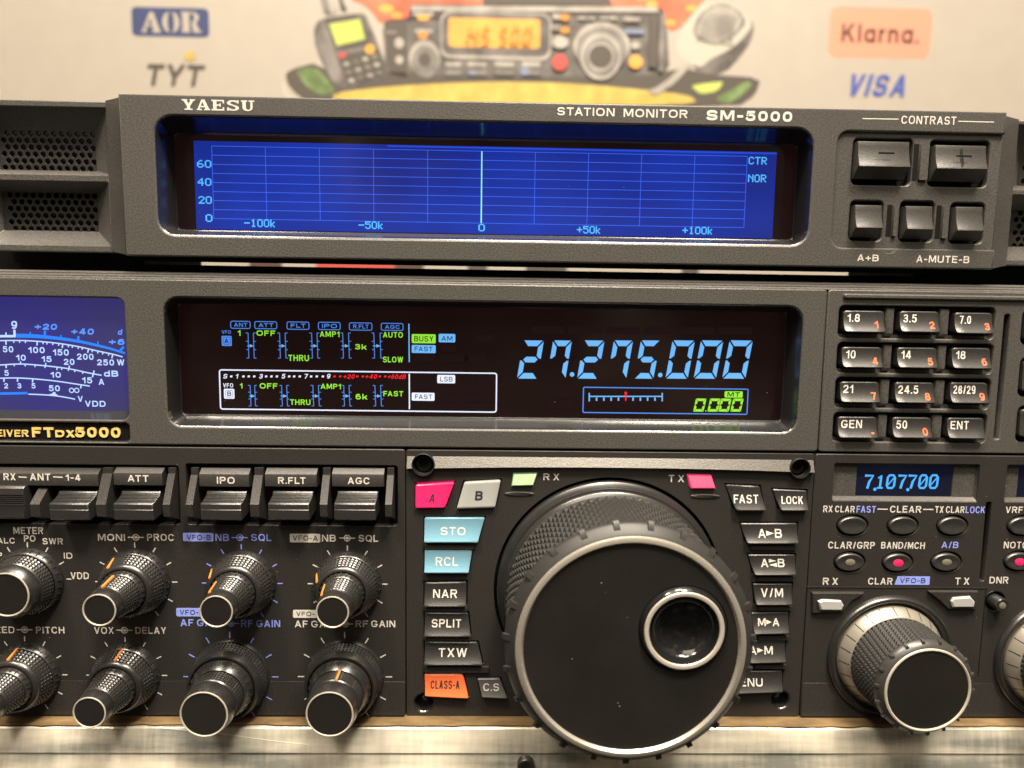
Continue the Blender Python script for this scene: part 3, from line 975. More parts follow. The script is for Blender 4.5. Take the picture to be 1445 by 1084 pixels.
ce[1].position = .62; ce[1].color = (0.90, 0.83, 0.68, 1)
cm = ce.new(.48); cm.color = (0.55, 0.52, 0.435, 1)
mxx = nt.nodes.new('ShaderNodeMath'); mxx.operation = 'MULTIPLY_ADD'; mxx.inputs[1].default_value = .12
ad = nt.nodes.new('ShaderNodeMath'); ad.operation = 'MULTIPLY'; ad.inputs[1].default_value = .88
nt.links.new(n1.outputs['Fac'], ad.inputs[0])
nt.links.new(n2.outputs['Fac'], mxx.inputs[0]); nt.links.new(ad.outputs[0], mxx.inputs[2])
nt.links.new(mxx.outputs[0], r_.inputs[0]); nt.links.new(r_.outputs[0], b.inputs['Base Color'])
bp = nt.nodes.new('ShaderNodeBump'); bp.inputs['Strength'].default_value = .12; bp.inputs['Distance'].default_value = .0006
nt.links.new(n2.outputs['Fac'], bp.inputs['Height']); nt.links.new(bp.outputs[0], b.inputs['Normal'])

shelf = thing('workbench', 'workbench of brown fibreboard with a galvanised steel front under the big radio', 'workbench', (0, 100, -70))
mb = MB()
N = 240
xs = [-420 + 840 * k / N for k in range(N + 1)]
ed = [-4.4 + random.uniform(-.35, .35) + .3 * math.sin(x * .05) for x in xs]
bt = len(mb.v)
for x, e_ in zip(xs, ed):
    mb.v += [(x, 405, 0), (x, e_ + .5, 0), (x, e_, -.4), (x, e_ + .2, -1.0), (x, 405, -12)]
for k in range(N):
    for j in range(4):
        a = bt + k * 5 + j
        mb.face([a, a + 5, a + 6, a + 1], 0)
mb.build('fibreboard_top', mdf, shelf, fix=False)
mb = MB()
mb.extrude_x([(-3.6, -1.0), (-4.6, -1.0), (-5.0, -1.35), (-6.6, -8.4), (-6.1, -8.9), (-7.4, -14.2), (-8.0, -14.5), (-9.3, -20.6), (-8.8, -21.1), (-17, -50), (-15, -50), (-3.6, -2.2)], -420, 420, smooth=True)
rail = mb.build('steel_front', zinc, shelf)
mb = MB()
c = P(742, 1081, -9)
mb.lathe(c[0], c[1], [(-7.5, 2.7), (-9.6, 2.7), (-9.9, 2.4), (-9.8, 1.5), (-9.0, 1.4), (-9.0, .01)], 24)
mb.build('bolt', mat('bolt_steel', (.10, .095, .085), .4, metal=.8), shelf)
mb = MB()
def on_rail(px, py):
    Y = -6.0
    for _ in range(6):
        X, Z = P(px, py, Y)
        Y = -5.0 + (Z + 1.35) * 1.6 / 7.05 - .12
    return (X, Y, Z)


pts = [on_rail(*t) for t in ((210, 1026), (303, 1034), (372, 1044), (436, 1051.5))]
mb.v += [(x, y, z + .1) for x, y, z in pts] + [(x, y - .01, z - .1) for x, y, z in pts]
for k in range(3):
    mb.face([k, k + 1, 5 + k, 4 + k], 0, False)
mb.build('scratch', mat('bright_scratch', (.95, .92, .82), .5), shelf)

# ================================================================== STATION MONITOR (upper unit)
MR = qrect((167.5, 131.5), (1421, 158.5), (1403.5, 380), (175, 361.5))
ER = (P(153.6, 250, 9)[0], P(1430, 262, 9)[0], (P(100, 355, 9)[1] + P(1430, 374, 9)[1]) / 2, (P(100, 141, 9)[1] + P(1432, 169, 9)[1]) / 2)
mon = thing('station_monitor', 'slim black station monitor with a wide blue screen, sitting on top of the larger radio', 'monitor',
            ((MR[0] + MR[1]) / 2, 55, MR[2] - 4))
scr_o = qrect((218.5, 163.5), (1147.5, 180), (1141.5, 346), (222.5, 333))
scr_i = qrect((246, 189), (1126, 205), (1119, 338.5), (250, 326), 11)
nX = P(1179, 260, 0)[0]
nZ1, nZ0 = P(1290, 187)[1], P(1290, 351)[1]
r3 = 3.2
outline = [(MR[0], MR[2]), (MR[1] - .3, MR[2]), (MR[1] - .1, nZ0)]
outline += [(nX + r3 - r3 * math.sin(rad(a)), nZ0 + r3 - r3 * math.cos(rad(a))) for a in range(0, 91, 15)]
outline += [(nX + r3 - r3 * math.cos(rad(a)), nZ1 - r3 + r3 * math.sin(rad(a))) for a in range(0, 91, 15)]
outline += [(MR[1] - .1, nZ1), (MR[1], MR[3]), (MR[0], MR[3])]
mb = MB()
plate(mb, outline, [rloop(scr_o, 5.2)], 0, 3.0, 0.55)
mb.loft([([(MR[0] + .2, MR[2] + .2), (MR[1] - .2, MR[2] + .2), (MR[1] - .2, MR[3] - .2), (MR[0] + .2, MR[3] - .2)], 2.4),
         ([(ER[0], ER[2]), (ER[1], ER[2]), (ER[1], ER[3]), (ER[0], ER[3])], 9)], 0, smooth=False)
front = mb.build('front_panel', panel, mon)

capm = mat('button_cap_plastic', (0.040, 0.038, 0.036), 0.42, spec=0.6, grain=0.2, gscale=2600, speck=0.2)
# sunken button field
BT = [((1202.8, 195, 1287, 261.6), (1211, 199, 1284.5, 236), 252), ((1310.7, 198, 1395, 264), (1320.4, 204.5, 1393, 239), 255.5),
      ((1198.6, 283, 1245.7, 340), (1207, 289, 1245.7, 322), 335), ((1269, 283.5, 1317.7, 341.5), (1279, 290.5, 1317, 324), 337), ((1339.8, 286, 1388.5, 344), (1349.5, 291.5, 1388, 326), 339)]
mb = MB()
holes = [rloop(rect(*h, 1.0), 1.6, 4) for h, f, u in BT]
plate(mb, [(nX - 1, nZ0 - .8), (MR[1] - .15, nZ0 - .8), (MR[1] - .15, nZ1 + .8), (nX - 1, nZ1 + .8)], holes, 1.0, 2.5, 0.4)
for bx in ((1291.5, 203, 1309, 255), (1254, 289, 1265.5, 334), (1323.5, 290, 1337, 337)):
    X0, X1, Z0, Z1 = rect(*bx, .8)
    mb.loft([(rloop((X0 + .9, X1, Z0, Z1), .3, 2), 1.2), (rloop((X0 + 1.2, X1 - .1, Z0 + .1, Z1 - .1), .3, 2), 0.1)], 0, False, True)
    mb.sheet([(X0 - .6, Z0), (X0 + .9, Z0), (X0 + .9, Z1), (X0 - .6, Z1)], .93, 1)
mb.build('button_field', [panel, dark], mon)
mb = MB()
mb.box(nX, MR[1] - .5, 4.2, 4.6, nZ0, nZ1)
mb.build('button_well', dark, mon)
for k, (h, f, u) in enumerate(BT):
    X0, X1, Z0, Z1 = rect(*f, -1.6)
    zb = P((f[0] + f[2]) / 2, u, -.5)[1]
    hh = Z1 - Z0
    yf = lambda z: -1.1 - 1.7 * (min(max((Z1 - z) / hh, 0), 1)) ** 2.2
    prof = [(3.5, Z1), (-.7, Z1), (-1.0, Z1 - .12)] + [(yf(Z1 - hh * t), Z1 - hh * t) for t in (.06, .2, .35, .5, .62, .74, .84, .92, .97)]
    prof += [(yf(Z0) + .05, Z0), (yf(Z0) + .35, Z0 - .22), (.7, zb), (3.5, zb)]
    mb = MB()
    n = len(prof)
    bb = len(mb.v)
    for X, g, e_ in ((X0, .45, 1), (X0 + .18, .12, 1), (X0 + .45, 0, 0), (X1 - .45, 0, 0), (X1 - .18, .12, 1), (X1, .45, 1)):
        mb.v.extend([(X, y + g if y < 0 else y, z) for y, z in prof])
    for j_ in range(5):
        for k_ in range(n):
            k2_ = (k_ + 1) % n
            mb.face([bb + j_ * n + k_, bb + j_ * n + k2_, bb + (j_ + 1) * n + k2_, bb + (j_ + 1) * n + k_])
    mb.face([bb + k_ for k_ in range(n)], 0, False); mb.face([bb + 5 * n + k_ for k_ in reversed(range(n))], 0, False)
    key = mb.build('contrast_button' if k < 2 else 'mute_button', capm, mon)
    if k < 2:
        mb = MB()
        cx, cz = (X0 + X1) / 2, (Z0 + Z1) / 2
        for (w, hh) in (((3.0, .55),) if k == 0 else ((3.0, .55), (.5, 2.6))):
            yy = lambda z: yf(z) - .06
            q = [(cx - w, cz - hh / 2), (cx + w, cz - hh / 2), (cx + w, cz + hh / 2), (cx - w, cz + hh / 2)] if w > 1 else \
                [(cx - w / 2, cz - hh), (cx + w / 2, cz - hh), (cx + w / 2, cz + hh), (cx - w / 2, cz + hh)]
            q = [(cx + (x - cx) * .8, z) for x, z in q] if w > 1 else q
            mb.add([(x, yy(z) - (.02 if w < 1 else 0), z) for x, z in q], [(0, 1, 2, 3)], 0, False)
        mb.build('engraved_sign', dark, key)

# printed legends on the monitor
mb = MB()


def slab_serif_word(mb, box, Y, mi):
    """The maker's name in wide slab serif capitals."""
    X0, X1, Z0, Z1 = rect(*box, Y)
    L = {
        'Y': [[(.38, 0), (.62, 0), (.62, .42), (.38, .42)], [(.2, 0), (.8, 0), (.8, .12), (.2, .12)], [(.05, 1), (.3, 1), (.62, .42), (.38, .36)], [(.72, 1), (.95, 1), (.62, .36), (.42, .42)],
              [(0, 1), (.42, 1), (.42, .88), (0, .88)], [(.6, 1), (1, 1), (1, .88), (.6, .88)]],
        'A': [[(.36, 1), (.6, 1), (.94, .1), (.66, .1)], [(.36, 1), (.5, 1), (.2, .1), (.06, .1)], [(.2, .28), (.75, .28), (.75, .4), (.2, .4)], [(0, 0), (.38, 0), (.38, .12), (0, .12)], [(.55, 0), (1, 0), (1, .12), (.55, .12)]],
        'E': [[(.12, 0), (.38, 0), (.38, 1), (.12, 1)], [(0, 0), (.95, 0), (.95, .13), (0, .13)], [(0, .87), (.95, .87), (.95, 1), (0, 1)], [(.82, 0), (.95, 0), (.95, .33), (.85, .33)], [(.85, .68), (.95, .68), (.95, 1), (.82, 1)],
              [(.38, .44), (.68, .44), (.68, .57), (.38, .57)], [(.6, .34), (.7, .34), (.7, .67), (.6, .67)]],
        'S': [arc_pts(.5, .74, .45, .26, 20, 270, 14) + arc_pts(.5, .74, .2, .13, 270, 20, 14), arc_pts(.5, .27, .45, .27, -160, 90, 14) + arc_pts(.5, .27, .2, .14, 90, -160, 14),
              [(.8, .7), (.93, .7), (.93, 1), (.82, 1)], [(.06, 0), (.18, 0), (.2, .3), (.06, .3)]],
        'U': [[(.1, .3), (.36, .3), (.36, 1), (.1, 1)], [(.7, .3), (.86, .3), (.86, 1), (.7, 1)], [(0, .88), (.47, .88), (.47, 1), (0, 1)], [(.57, .88), (1, .88), (1, 1), (.57, 1)],
              arc_pts(.48, .32, .38, .32, 180, 360, 14) + arc_pts(.53, .32, .17, .2, 360, 180, 14)],
    }
    n, g = 5, .02
    w = 1 / n
    for k, ch in enumerate('YAESU'):
        for q, pl in enumerate(L[ch]):
            mb.sheet([(X0 + (k * w + g / 2 + u * (w - g)) * (X1 - X0), Z0 + v * (Z1 - Z0)) for u, v in pl], Y - .003 * q, mi)


slab_serif_word(mb, (255.5, 141, 360, 156), -.05, 0)
text(mb, 'STATION', (786.5, 152, 867, 163.5), -.05, 0, bold=0.02)
text(mb, 'MONITOR', (880, 154.3, 970, 166), -.05, 0, bold=0.02)
text(mb, 'SM-5000', (997, 156.5, 1118, 171), -.05, 0, bold=0.04)
text(mb, 'CONTRAST', (1272, 164, 1349.5, 175.5), -.05, 0, bold=0.012)
mb.line(P(1217, 167.5), P(1268, 168.3), .28, -.05, 0)
mb.line(P(1352, 171.3), P(1402.6, 172.5), .28, -.05, 0)
text(mb, 'A+B', (1209.7, 359.3, 1240, 368.7), -.05, 0, bold=0.016)
text(mb, 'A-MUTE-B', (1293, 361, 1368, 371), -.05, 0, bold=0.016)
mb.build('printed_legend', white_ink, front)
mb = MB()
mb.polyline([P(1249, 357, 0), P(1254, 358.5, 0), P(1260, 357.5, 0), P(1263, 355, 0), P(1261, 354.3, 0), P(1258, 356.5, 0)], .1, -.12, 0)
mb.build('dust_fibre', p_cream, mon)

# bezel, glass, lcd
mb = MB()
lo_, li_ = rloop(grow(scr_o, .05), 5.2, 6), rloop(scr_i, 1.6, 6)
mid1 = rloop((scr_o[0] * .93 + scr_i[0] * .07, scr_o[1] * .93 + scr_i[1] * .07, scr_o[2] * .9 + scr_i[2] * .1, scr_o[3] * .9 + scr_i[3] * .1), 5.0, 6)
mid2 = rloop((scr_o[0] * .2 + scr_i[0] * .8, scr_o[1] * .2 + scr_i[1] * .8, scr_o[2] * .15 + scr_i[2] * .85, scr_o[3] * .15 + scr_i[3] * .85), 2.6, 6)
mb.loft([(lo_, .35), (mid1, .55), (mid2, 10.2), (li_, 10.6), (rloop(grow(scr_i, -.25), 1.5, 6), 11.0)])
mb.build('screen_bezel', bezelm, mon)
mb = MB()
mb.slab(rloop(grow(scr_i, .1), 1.5, 4), 11.0, 12.5)
glass = mb.build('display_screen', black_glass, mon)
LR = qrect((273, 200.5), (1096, 213), (1090, 336.5), (277.5, 324), 10.92)
mb = MB()
gx = [P(x, 265, 10.9)[0] for x in (300.5, 375.6, 451.3, 527.3, 603.5, 679.5, 754.6, 829.5, 904, 978.8, 1052.4)]
mb.box(LR[0], LR[1], 10.90, 10.99, LR[2], LR[3])
mb.build('lcd_panel', lcd, glass)
gz1, gz0 = P(679, 213.5, 10.9)[1], P(679, 315, 10.9)[1]
mb = MB()
for k, x in enumerate(gx):
    if k != 5:
        mb.line((x, gz0), (x, gz1 if k else gz1), .17, 10.86, 0)
for k in range(9):
    z = gz1 + (gz0 - gz1) * k / 8
    mb.line((gx[0], z), (gx[-1], z), .17, 10.865, 0)
mb.line((LR[0] + 60, LR[3] - .45), (LR[1], LR[3] - .45), .5, 10.87, 1)
mb.line((gx[5], gz0), (gx[5], gz1), .42, 10.84, 2)
mb.build('graticule', [lcd_line, lcd_edge, lcd_bright], glass)
mb = MB()
for s, bx in (('60', (278, 226, 298, 236.5)), ('40', (279, 251.5, 298, 262)), ('20', (280, 277, 298.6, 287.5)), ('0', (290, 302.5, 299.5, 313)),
              ('-100k', (344.6, 309.5, 389, 320.3)), ('-50k', (506, 312.5, 541, 323)), ('0', (675, 316, 684, 326.3)), ('+50k', (814, 319, 848, 329.5)),
              ('+100k', (963, 320, 1006, 330.5)), ('CTR', (1056.4, 221.5, 1082, 232)), ('NOR', (1055.5, 246.3, 1081, 257))):
    bitmap(mb, s, bx, 10.84, 0, fill=1.18)
mb.build('readout_text', lcd_text, glass)

mb = MB()
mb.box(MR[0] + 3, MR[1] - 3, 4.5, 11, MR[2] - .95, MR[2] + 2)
mb.build('under_lip', dark, mon)

# speaker wings: frame, sloped mouths, perforated metal
def wing(xa, xb, openings, ztop, zbot):
    """xa..xb: extent in mm; openings: (outer rect at Y 9, grille rect at Y 15)."""
    mb = MB()
    plate(mb, [(xa, zbot), (xb, zbot), (xb, ztop), (xa, ztop)], [rloop(o, .4, 2) for o, g in openings], 9.0, 3.0, .45)
    for o, g in openings:
        mb.loft([(rloop(grow(o, .05), .4, 2), 9.4), (rloop(g, .4, 2), 15.2)], 0, smooth=False)
    fr = mb.build('speaker_frame', panel, mon)
    for o, g in openings:
        holes = []
        p, q = 2.42, 2.10
        nz, nx = int((g[3] - g[2]) / q) + 2, int((g[1] - g[0]) / p) + 2
        for j in range(nz):
            for i in range(nx):
                x = g[1] - .6 - i * p - (j % 2) * p / 2
                z = g[3] - .9 - j * q
                if g[0] + .2 < x - .95 and x < g[1] + .3 and z - .95 > g[2] - 1.0:
                    holes.append(cloop(x, z, .86, 12))
        mb = MB()
        plate(mb, [(g[0] - 2, g[2] - 2.2), (g[1] + 2, g[2] - 2.2), (g[1] + 2, g[3] + 2), (g[0] - 2, g[3] + 2)], holes, 15.0, .8, .06, smooth=False)
        mb.build('speaker_grille', perf, mon)
        mb = MB()
        mb.box(g[0] - 3, g[1] + 3, 17.0, 17.3, g[2] - 2.5, g[3] + 2.5)
        mb.build('grille_backing', dark, mon)


Lx0 = P(-45, 250, 9)[0]
ol1 = (Lx0 + 3, P(152.5, 200, 9)[0], P(70, 245, 9)[1], P(70, 151.5, 9)[1]); gl1 = (Lx0 + 6, P(134.5, 210, 15)[0], P(70, 240.5, 15)[1], P(70, 185, 15)[1])
ol2 = (Lx0 + 3, P(153.5, 300, 9)[0], P(70, 345, 9)[1], P(70, 256.5, 9)[1]); gl2 = (Lx0 + 6, P(137.5, 300, 15)[0], P(70, 325.5, 15)[1], P(70, 272, 15)[1])
wing(Lx0, ER[0] + .5, [(ol1, gl1), (ol2, gl2)], P(70, 141.5, 9)[1], P(70, 355.5, 9)[1])
Rx1 = P(1620, 250, 9)[0]
or1 = (P(1430, 215, 9)[0], Rx1 - 3, P(1440, 267, 9)[1], P(1440, 177, 9)[1]); gr1 = (P(1437, 240, 15)[0], Rx1 - 6, P(1440, 262, 15)[1], P(1440, 214, 15)[1])
or2 = (P(1421, 320, 9)[0], Rx1 - 3, P(1436, 366, 9)[1], P(1440, 276, 9)[1]); gr2 = (P(1425, 320, 15)[0], Rx1 - 6, P(1436, 348, 15)[1], P(1440, 297, 15)[1])
wing(ER[1] - 1.5, Rx1, [(or1, gr1), (or2, gr2)], P(1436, 169.5, 9)[1], P(1430, 375, 9)[1])
mb = MB()
mb.box(Lx0, Rx1, 18, 115, MR[2] + 9.5, MR[3] - 3)
mb.build('case', dark, mon)

# feet that carry the monitor
TZ = P(700, 381.0, 22)[1]                   # top of the radio's lid
mb = MB()
for a, b_ in ((-45, 130), (168, 204)):
    mb.box(P(a, 370, 24)[0], P(b_, 370, 24)[0], 24, 70, TZ, MR[2] + 9.5)
mb.build('monitor_foot', dark, mon)
mb = MB()
mb.box(P(1290, 380, 24)[0], P(1600, 380, 24)[0], 24, 70, TZ, MR[2] + 9.5)
mb.build('monitor_foot', dark, mon)

# ================================================================== TRANSCEIVER (lower unit)
XL, XR = P(-210, 700)[0], P(1700, 700)[0]
zB = P(600, 1008.5)[1]
zT = (P(0, 395)[1] + P(780, 400)[1] + P(1400, 410)[1]) / 3
zM = (P(100, 631)[1] + P(780, 634.5)[1] + P(1300, 638.5)[1]) / 3   # seam between upper and lower panels
rig = thing('radio_transceiver', 'large black desktop radio with lit displays, many knobs and a big tuning dial', 'radio', ((XL + XR) / 2, 190, 0))
mb = MB()
mb.box(XL, XR, 14, 385, 4, TZ - 3.0)
mb.box(XL + 2, XR - 2, 22, 380, TZ - 3.2, TZ)
mb.box(XL, XR, 5.5, 14.5, zB, zM - 2)
mb.box(XL, XR, 3.2, 14.5, zT - .6, zT + 1)
case = mb.build('case', dark, rig)
for x in (XL + 20, XR - 20):
    for y in (40, 340):
        mb = MB()
        mb.box(x - 9, x + 9, y - 9, y + 9, 0, 4.2)
        mb.build('foot', rubber, rig)

# ridged strip along the upper edge
mb = MB()
zt2 = zT + 2.1
mb.extrude_x([(15, zt2 + .1), (3.2, zt2 + .2), (2.6, zt2), (1.9, zt2 - .45), (1.95, zt2 - .65), (1.4, zt2 - .9), (0.75, zt2 - 1.3), (.8, zt2 - 1.5), (.25, zT + .15), (.2, zT - .1), (15, zT - .1)], XL, XR, smooth=False)
mb.build('top_trim', panel, rig)

# ---------------- upper left panel with meter and frequency display
fo = qrect((231.5, 421.5), (1133, 430), (1125.5, 610), (235, 603.5))
fi = qrect((252.5, 429), (1110, 438), (1104, 592.5), (255, 587.5), 10)
mo = (P(-150, 500)[0], (P(175, 450)[0] + P(181, 560)[0]) / 2, P(90, 592)[1], P(90, 419.5)[1])
bo = (P(-150, 610)[0], P(182.5, 610)[0], P(90, 623)[1], P(90, 596.5)[1])
splitx = (P(1167.5, 408)[0] + P(1156, 631)[0]) / 2
mb = MB()
plate(mb, rloop((XL, splitx - .12, zM + .3, zT), 1.0, 3), [rloop(fo, 4.6), rloop(mo, 2.4), rloop(bo, 1.3)], 0, 3.0, .5)
mb.build('upper_panel', panel, rig)
mb = MB()
mid1 = rloop(tuple(a * .93 + c * .07 for a, c in zip(fo, fi)), 4.4, 6)
mid2 = rloop(tuple(a * .22 + c * .78 for a, c in zip(fo, fi)), 2.4, 6)
mb.loft([(rloop(grow(fo, .05), 4.6, 6), .35), (mid1, .5), (mid2, 9.2), (rloop(fi, 1.4, 6), 9.6), (rloop(grow(fi, -.25), 1.3, 6), 10.0)])
mb.build('display_bezel', bezelm, rig)
mb = MB()
mb.slab(rloop(grow(fi, .1), 1.3, 4), 10.0, 11.5)
win = mb.build('frequency_display', black_glass, rig)

DY = 9.93
mb = MB()      # materials: 0 blue 1 line blue 2 green 3 red 4 white 5 dark ink 6 unlit
for ch, x0, x1 in (('2', 730, 767), ('7f', 772, 806.5), ('2', 815, 852.3), ('7f', 857.5, 892.5), ('5', 895.5, 931), ('0', 940, 979.5), ('0', 980, 1019.5), ('0', 1020.3, 1061)):
    seven(mb, ch, (x0, 480.5, x1, 534.5), DY, 0, th=.185, shear=.15, gap=.028)
for x, y in ((807.3, 528.5), (931.7, 529.3)):
    c = P(x, y, DY)
    mb.sheet(cloop(c[0], c[1], .75, 14), DY, 0)
mb.build('frequency_digits', sy_blue, win)

mb = MB()
r = rect(823, 548, 1055, 583.5, DY)
mb.frame(rloop(r, .3, 2), .33, DY, 1)
mb.line(P(831, 559.5, DY), P(935, 559.5, DY), .38, DY, 0)
for x in (831.5, 934.5):
    mb.line(P(x, 554.6, DY), P(x, 566.5, DY), .42, DY - .01, 0)
for k in range(1, 10):
    if k != 5:
        x = 831.5 + 10.3 * k
        mb.line(P(x, 561, DY), P(x, 565.7, DY), .5, DY - .01, 0)
a = P(883, 553, DY); c = P(883, 566, DY)
mb.sheet([(a[0] - .42, a[1]), (a[0] + .42, a[1]), (c[0] + .18, c[1]), (c[0] - .18, c[1])], DY - .03, 3)
badge(mb, 'MT', (1022.5, 552.3, 1048, 561.2), DY, 2, 5, (1026.5, 553.5, 1044, 560), bold=.02)
for k, x in enumerate((978.5, 998.5, 1014, 1031)):
    seven(mb, '0', (x, 562.5, x + 18, 581), DY, 2, th=.24, shear=.18)
c = P(996, 580, DY); mb.sheet(cloop(c[0], c[1], .22, 8), DY, 2)
mb.build('clarifier_scale', [sy_blue, sy_line, sy_green, sy_red, sy_white, sy_ink], win)


def tag_box(s, bx):
    mb.frame(rloop(rect(*bx, DY), .5, 3), .24, DY, 1)
    w = bx[2] - bx[0]
    text(mb, s, (bx[0] + w * .17, bx[1] + 2.3, bx[2] - w * .15, bx[3] - 2.3), DY, 1, bold=.01)


def bracket(x, y0, y1, ticks, side, xr=None):
    """Vertical stem with short ticks to one side (+1 right, -1 left)."""
    q = P(x, y0, DY); q2 = P(x + 1.2, y1, DY)
    mb.line(q, q2, .22, DY, 1)
    n = len(ticks)
    for t in ticks:
        z = q[1] + (q2[1] - q[1]) * t
        xx = q[0] + (q2[0] - q[0]) * t
        mb.line((xx, z), (xx + side * .72, z), .2, DY - .01, 1)


def flow(y0, y1, xs, dx=0.0):
    ym = (y0 + y1) / 2 + .5
    for xa, xb in xs:
        bracket(xa, y0, y1, (0, .33, .66, 1), -1)
        bracket(xb, y0, y1, (0, .33, .66, 1), 1)
        a, b_ = P(xa, ym, DY), P(xb + .5, ym, DY)
        mb.line((a[0] - .3, a[1]), b_, .2, DY - .012, 0)
        mb.sheet([(b_[0] - 1.25, b_[1] - .52), (b_[0], b_[1]), (b_[0] - 1.25, b_[1] + .52)], DY - .02, 0)


mb = MB()
for s, bx in (('ANT', (325.5, 453.5, 353, 463.5)), ('ATT', (359.5, 454, 390.5, 464)), ('FLT', (405, 454.5, 436, 464.8)), ('IPO', (449.3, 455, 480, 465.3)), ('R.FLT', (493, 455.8, 524.8, 466)), ('AGC', (538, 456.5, 568.8, 466.3))):
    tag_box(s, bx)
text(mb, 'VFO', (312.8, 466.3, 325.8, 471), DY, 1, bold=.01)
badge(mb, 'A', (312.8, 474, 327, 488.3), DY, 1, 5, (316.5, 478, 322.5, 484.5), bold=.02)
mb.frame(rloop(rect(315, 476, 325, 486, DY - .06), .4, 2), .12, DY - .06, 5)
text(mb, '1', (334, 466, 341, 474), DY, 2, bold=.022)
text(mb, 'OFF', (362, 466.5, 388.5, 474), DY, 2, bold=.022)
text(mb, 'THRU', (407, 501, 436, 509.5), DY, 2, bold=.022)
text(mb, 'AMP1', (451.2, 467.7, 479, 475.5), DY, 2, bold=.022)
text(mb, '3k', (501, 485.7, 517.6, 493.2), DY, 2, bold=.022)
text(mb, 'AUTO', (540.4, 468.7, 568.5, 476.5), DY, 2, bold=.022)
text(mb, 'SLOW', (540.4, 503.5, 568.8, 511.5), DY, 2, bold=.022)
flow(470, 505.5, ((350, 357.5), (394.5, 402.3), (439.7, 447.3), (483.5, 491.8), (527.5, 536.2)))
mb.line(P(577, 457, DY), P(577.5, 511, DY), .36, DY, 0)
badge(mb, 'BUSY', (581, 471.7, 614.8, 484.5), DY, 2, 5, (584.5, 474.3, 611.5, 482), bold=.012)
badge(mb, 'FAST', (581, 487, 614.8, 498.3), DY, 0, 5, (585, 489.3, 610.5, 495.8), bold=.008)
badge(mb, 'AM', (619, 471.3, 642.5, 483.2), DY, 0, 5, (623, 474.5, 638.5, 481), bold=.008)
mb.build('upper_band_status', [sy_blue, sy_line, sy_green, sy_red, sy_white, sy_ink], win)

mb = MB()
bx = rect(310.5, 524.5, 700.5, 579.5, DY)
mb.frame(rloop(bx, .7, 3), .42, DY, 4)
mb.line(P(577.5, 527.5, DY), P(577.8, 577.5, DY), .4, DY - .01, 4)
for s, a, b_ in (('S', 313.5, 322.5), ('1', 331.5, 337.3), ('3', 365.3, 371.5), ('5', 396.6, 403.5), ('7', 428.5, 435.5), ('9', 460, 467.5)):
    text(mb, s, (a, 527.8, b_, 534.3), DY, 4, bold=.022, shear=.2)
def dots(xs, mi, y=531.3):
    for x in xs:
        a = P(x, y, DY)
        mb.sheet([(a[0] - .4, a[1] - .3), (a[0] + .3, a[1] - .3), (a[0] + .42, a[1] + .3), (a[0] - .28, a[1] + .3)], DY, mi)
dots((326.3, 343.5, 351, 358.7, 375.5, 383, 390.7, 408, 415, 423, 439, 447, 455.5), 4)
dots((472, 480, 504, 512, 536, 543.5), 3)
text(mb, '+20', (484, 528.3, 501.3, 534.5), DY, 3, bold=.022, shear=.25)
text(mb, '+40', (515, 528.3, 533, 534.5), DY, 3, bold=.022, shear=.25)
text(mb, '+60dB', (546.5, 528.5, 573.5, 534.8), DY, 3, bold=.022, shear=.25)
text(mb, 'VFO', (314.8, 541, 329, 546.8), DY, 4, bold=.02)
badge(mb, 'B', (316, 548.7, 330.8, 562.8), DY, 4, 5, (320.5, 552.5, 326.5, 559), bold=.02)
mb.frame(rloop(rect(318.3, 551, 328.5, 560.6, DY - .06), .4, 2), .12, DY - .06, 5)
text(mb, '1', (336.5, 541, 344.2, 548.3), DY, 2, bold=.022)
text(mb, 'OFF', (366.5, 541, 391.5, 548.5), DY, 2, bold=.022)
text(mb, 'THRU', (409.5, 563.8, 438, 571.5), DY, 2, bold=.022)
text(mb, 'AMP1', (452.5, 541.7, 481, 549), DY, 2, bold=.022)
text(mb, '6k', (502, 556, 518.7, 563.7), DY, 2, bold=.022)
text(mb, 'FAST', (541, 552, 569, 559.3), DY, 2, bold=.022)
flow(544, 573, ((353, 359.3), (397.3, 404.5), (441.5, 449.3), (485, 492.5), (529, 537)))
badge(mb, 'LSB', (617, 529.2, 642.3, 541), DY, 4, 5, (621, 531.7, 638.7, 538.5), bold=.006)
badge(mb, 'FAST', (581, 554.3, 613.2, 565.6), DY, 4, 5, (585.5, 556.8, 609.8, 563.2), bold=.006)
mb.build('lower_band_status', [sy_blue, sy_line, sy_green, sy_red, sy_white, sy_ink], win)
mb = MB()
for k in range(6):
    mb.sheet(rloop(rect(749 + 53 * k, 461 + k * .2, 796 + 53 * k, 471 + k * .2, DY), .2, 2), DY + .02, 0)
for x, y, w in ((672, 473, 27), (621, 501, 40), (585, 501, 29), (672, 530, 25), (585, 541, 28), (621, 545, 30), (655, 545, 40), (621, 558, 30), (655, 558, 40), (773, 553, 35), (773, 567, 35), (655, 501, 30), (623, 487, 20)):
    mb.sheet(rloop(rect(x, y, x + w, y + 9.5, DY), .2, 2), DY + .02, 0)
mb.build('unlit_segments', sy_off, win)

# ---------------- meter
mi_ = (mo[0], mo[1], P(90, 581.5, .8)[1], mo[3] - .9)
mb = MB()
a0, a1 = rloop(grow(mo, .05), 2.4, 5), rloop((mo[0] + .1, mo[1] - .05, mo[2] + 2.1, mo[3] - .1), 2.0, 5)
mb.loft([(a0, .45), (rloop(grow(mo, -.02), 2.3, 5), .8), (a1, 4.0)])
mb.build('meter_bezel', bezelm, rig)
mb = MB()
mb.slab(rloop((mo[0], mo[1] + .2, mo[2] + 1.9, mo[3] + .2), 1.8, 4), 4.0, 5.0)
meter = mb.build('signal_meter', meter_glass, rig)
Ym = 3.94


def mz(pts, y0=410):
    return [P(x / 7.225, y0 + y / 7.225, Ym) for x, y in pts]


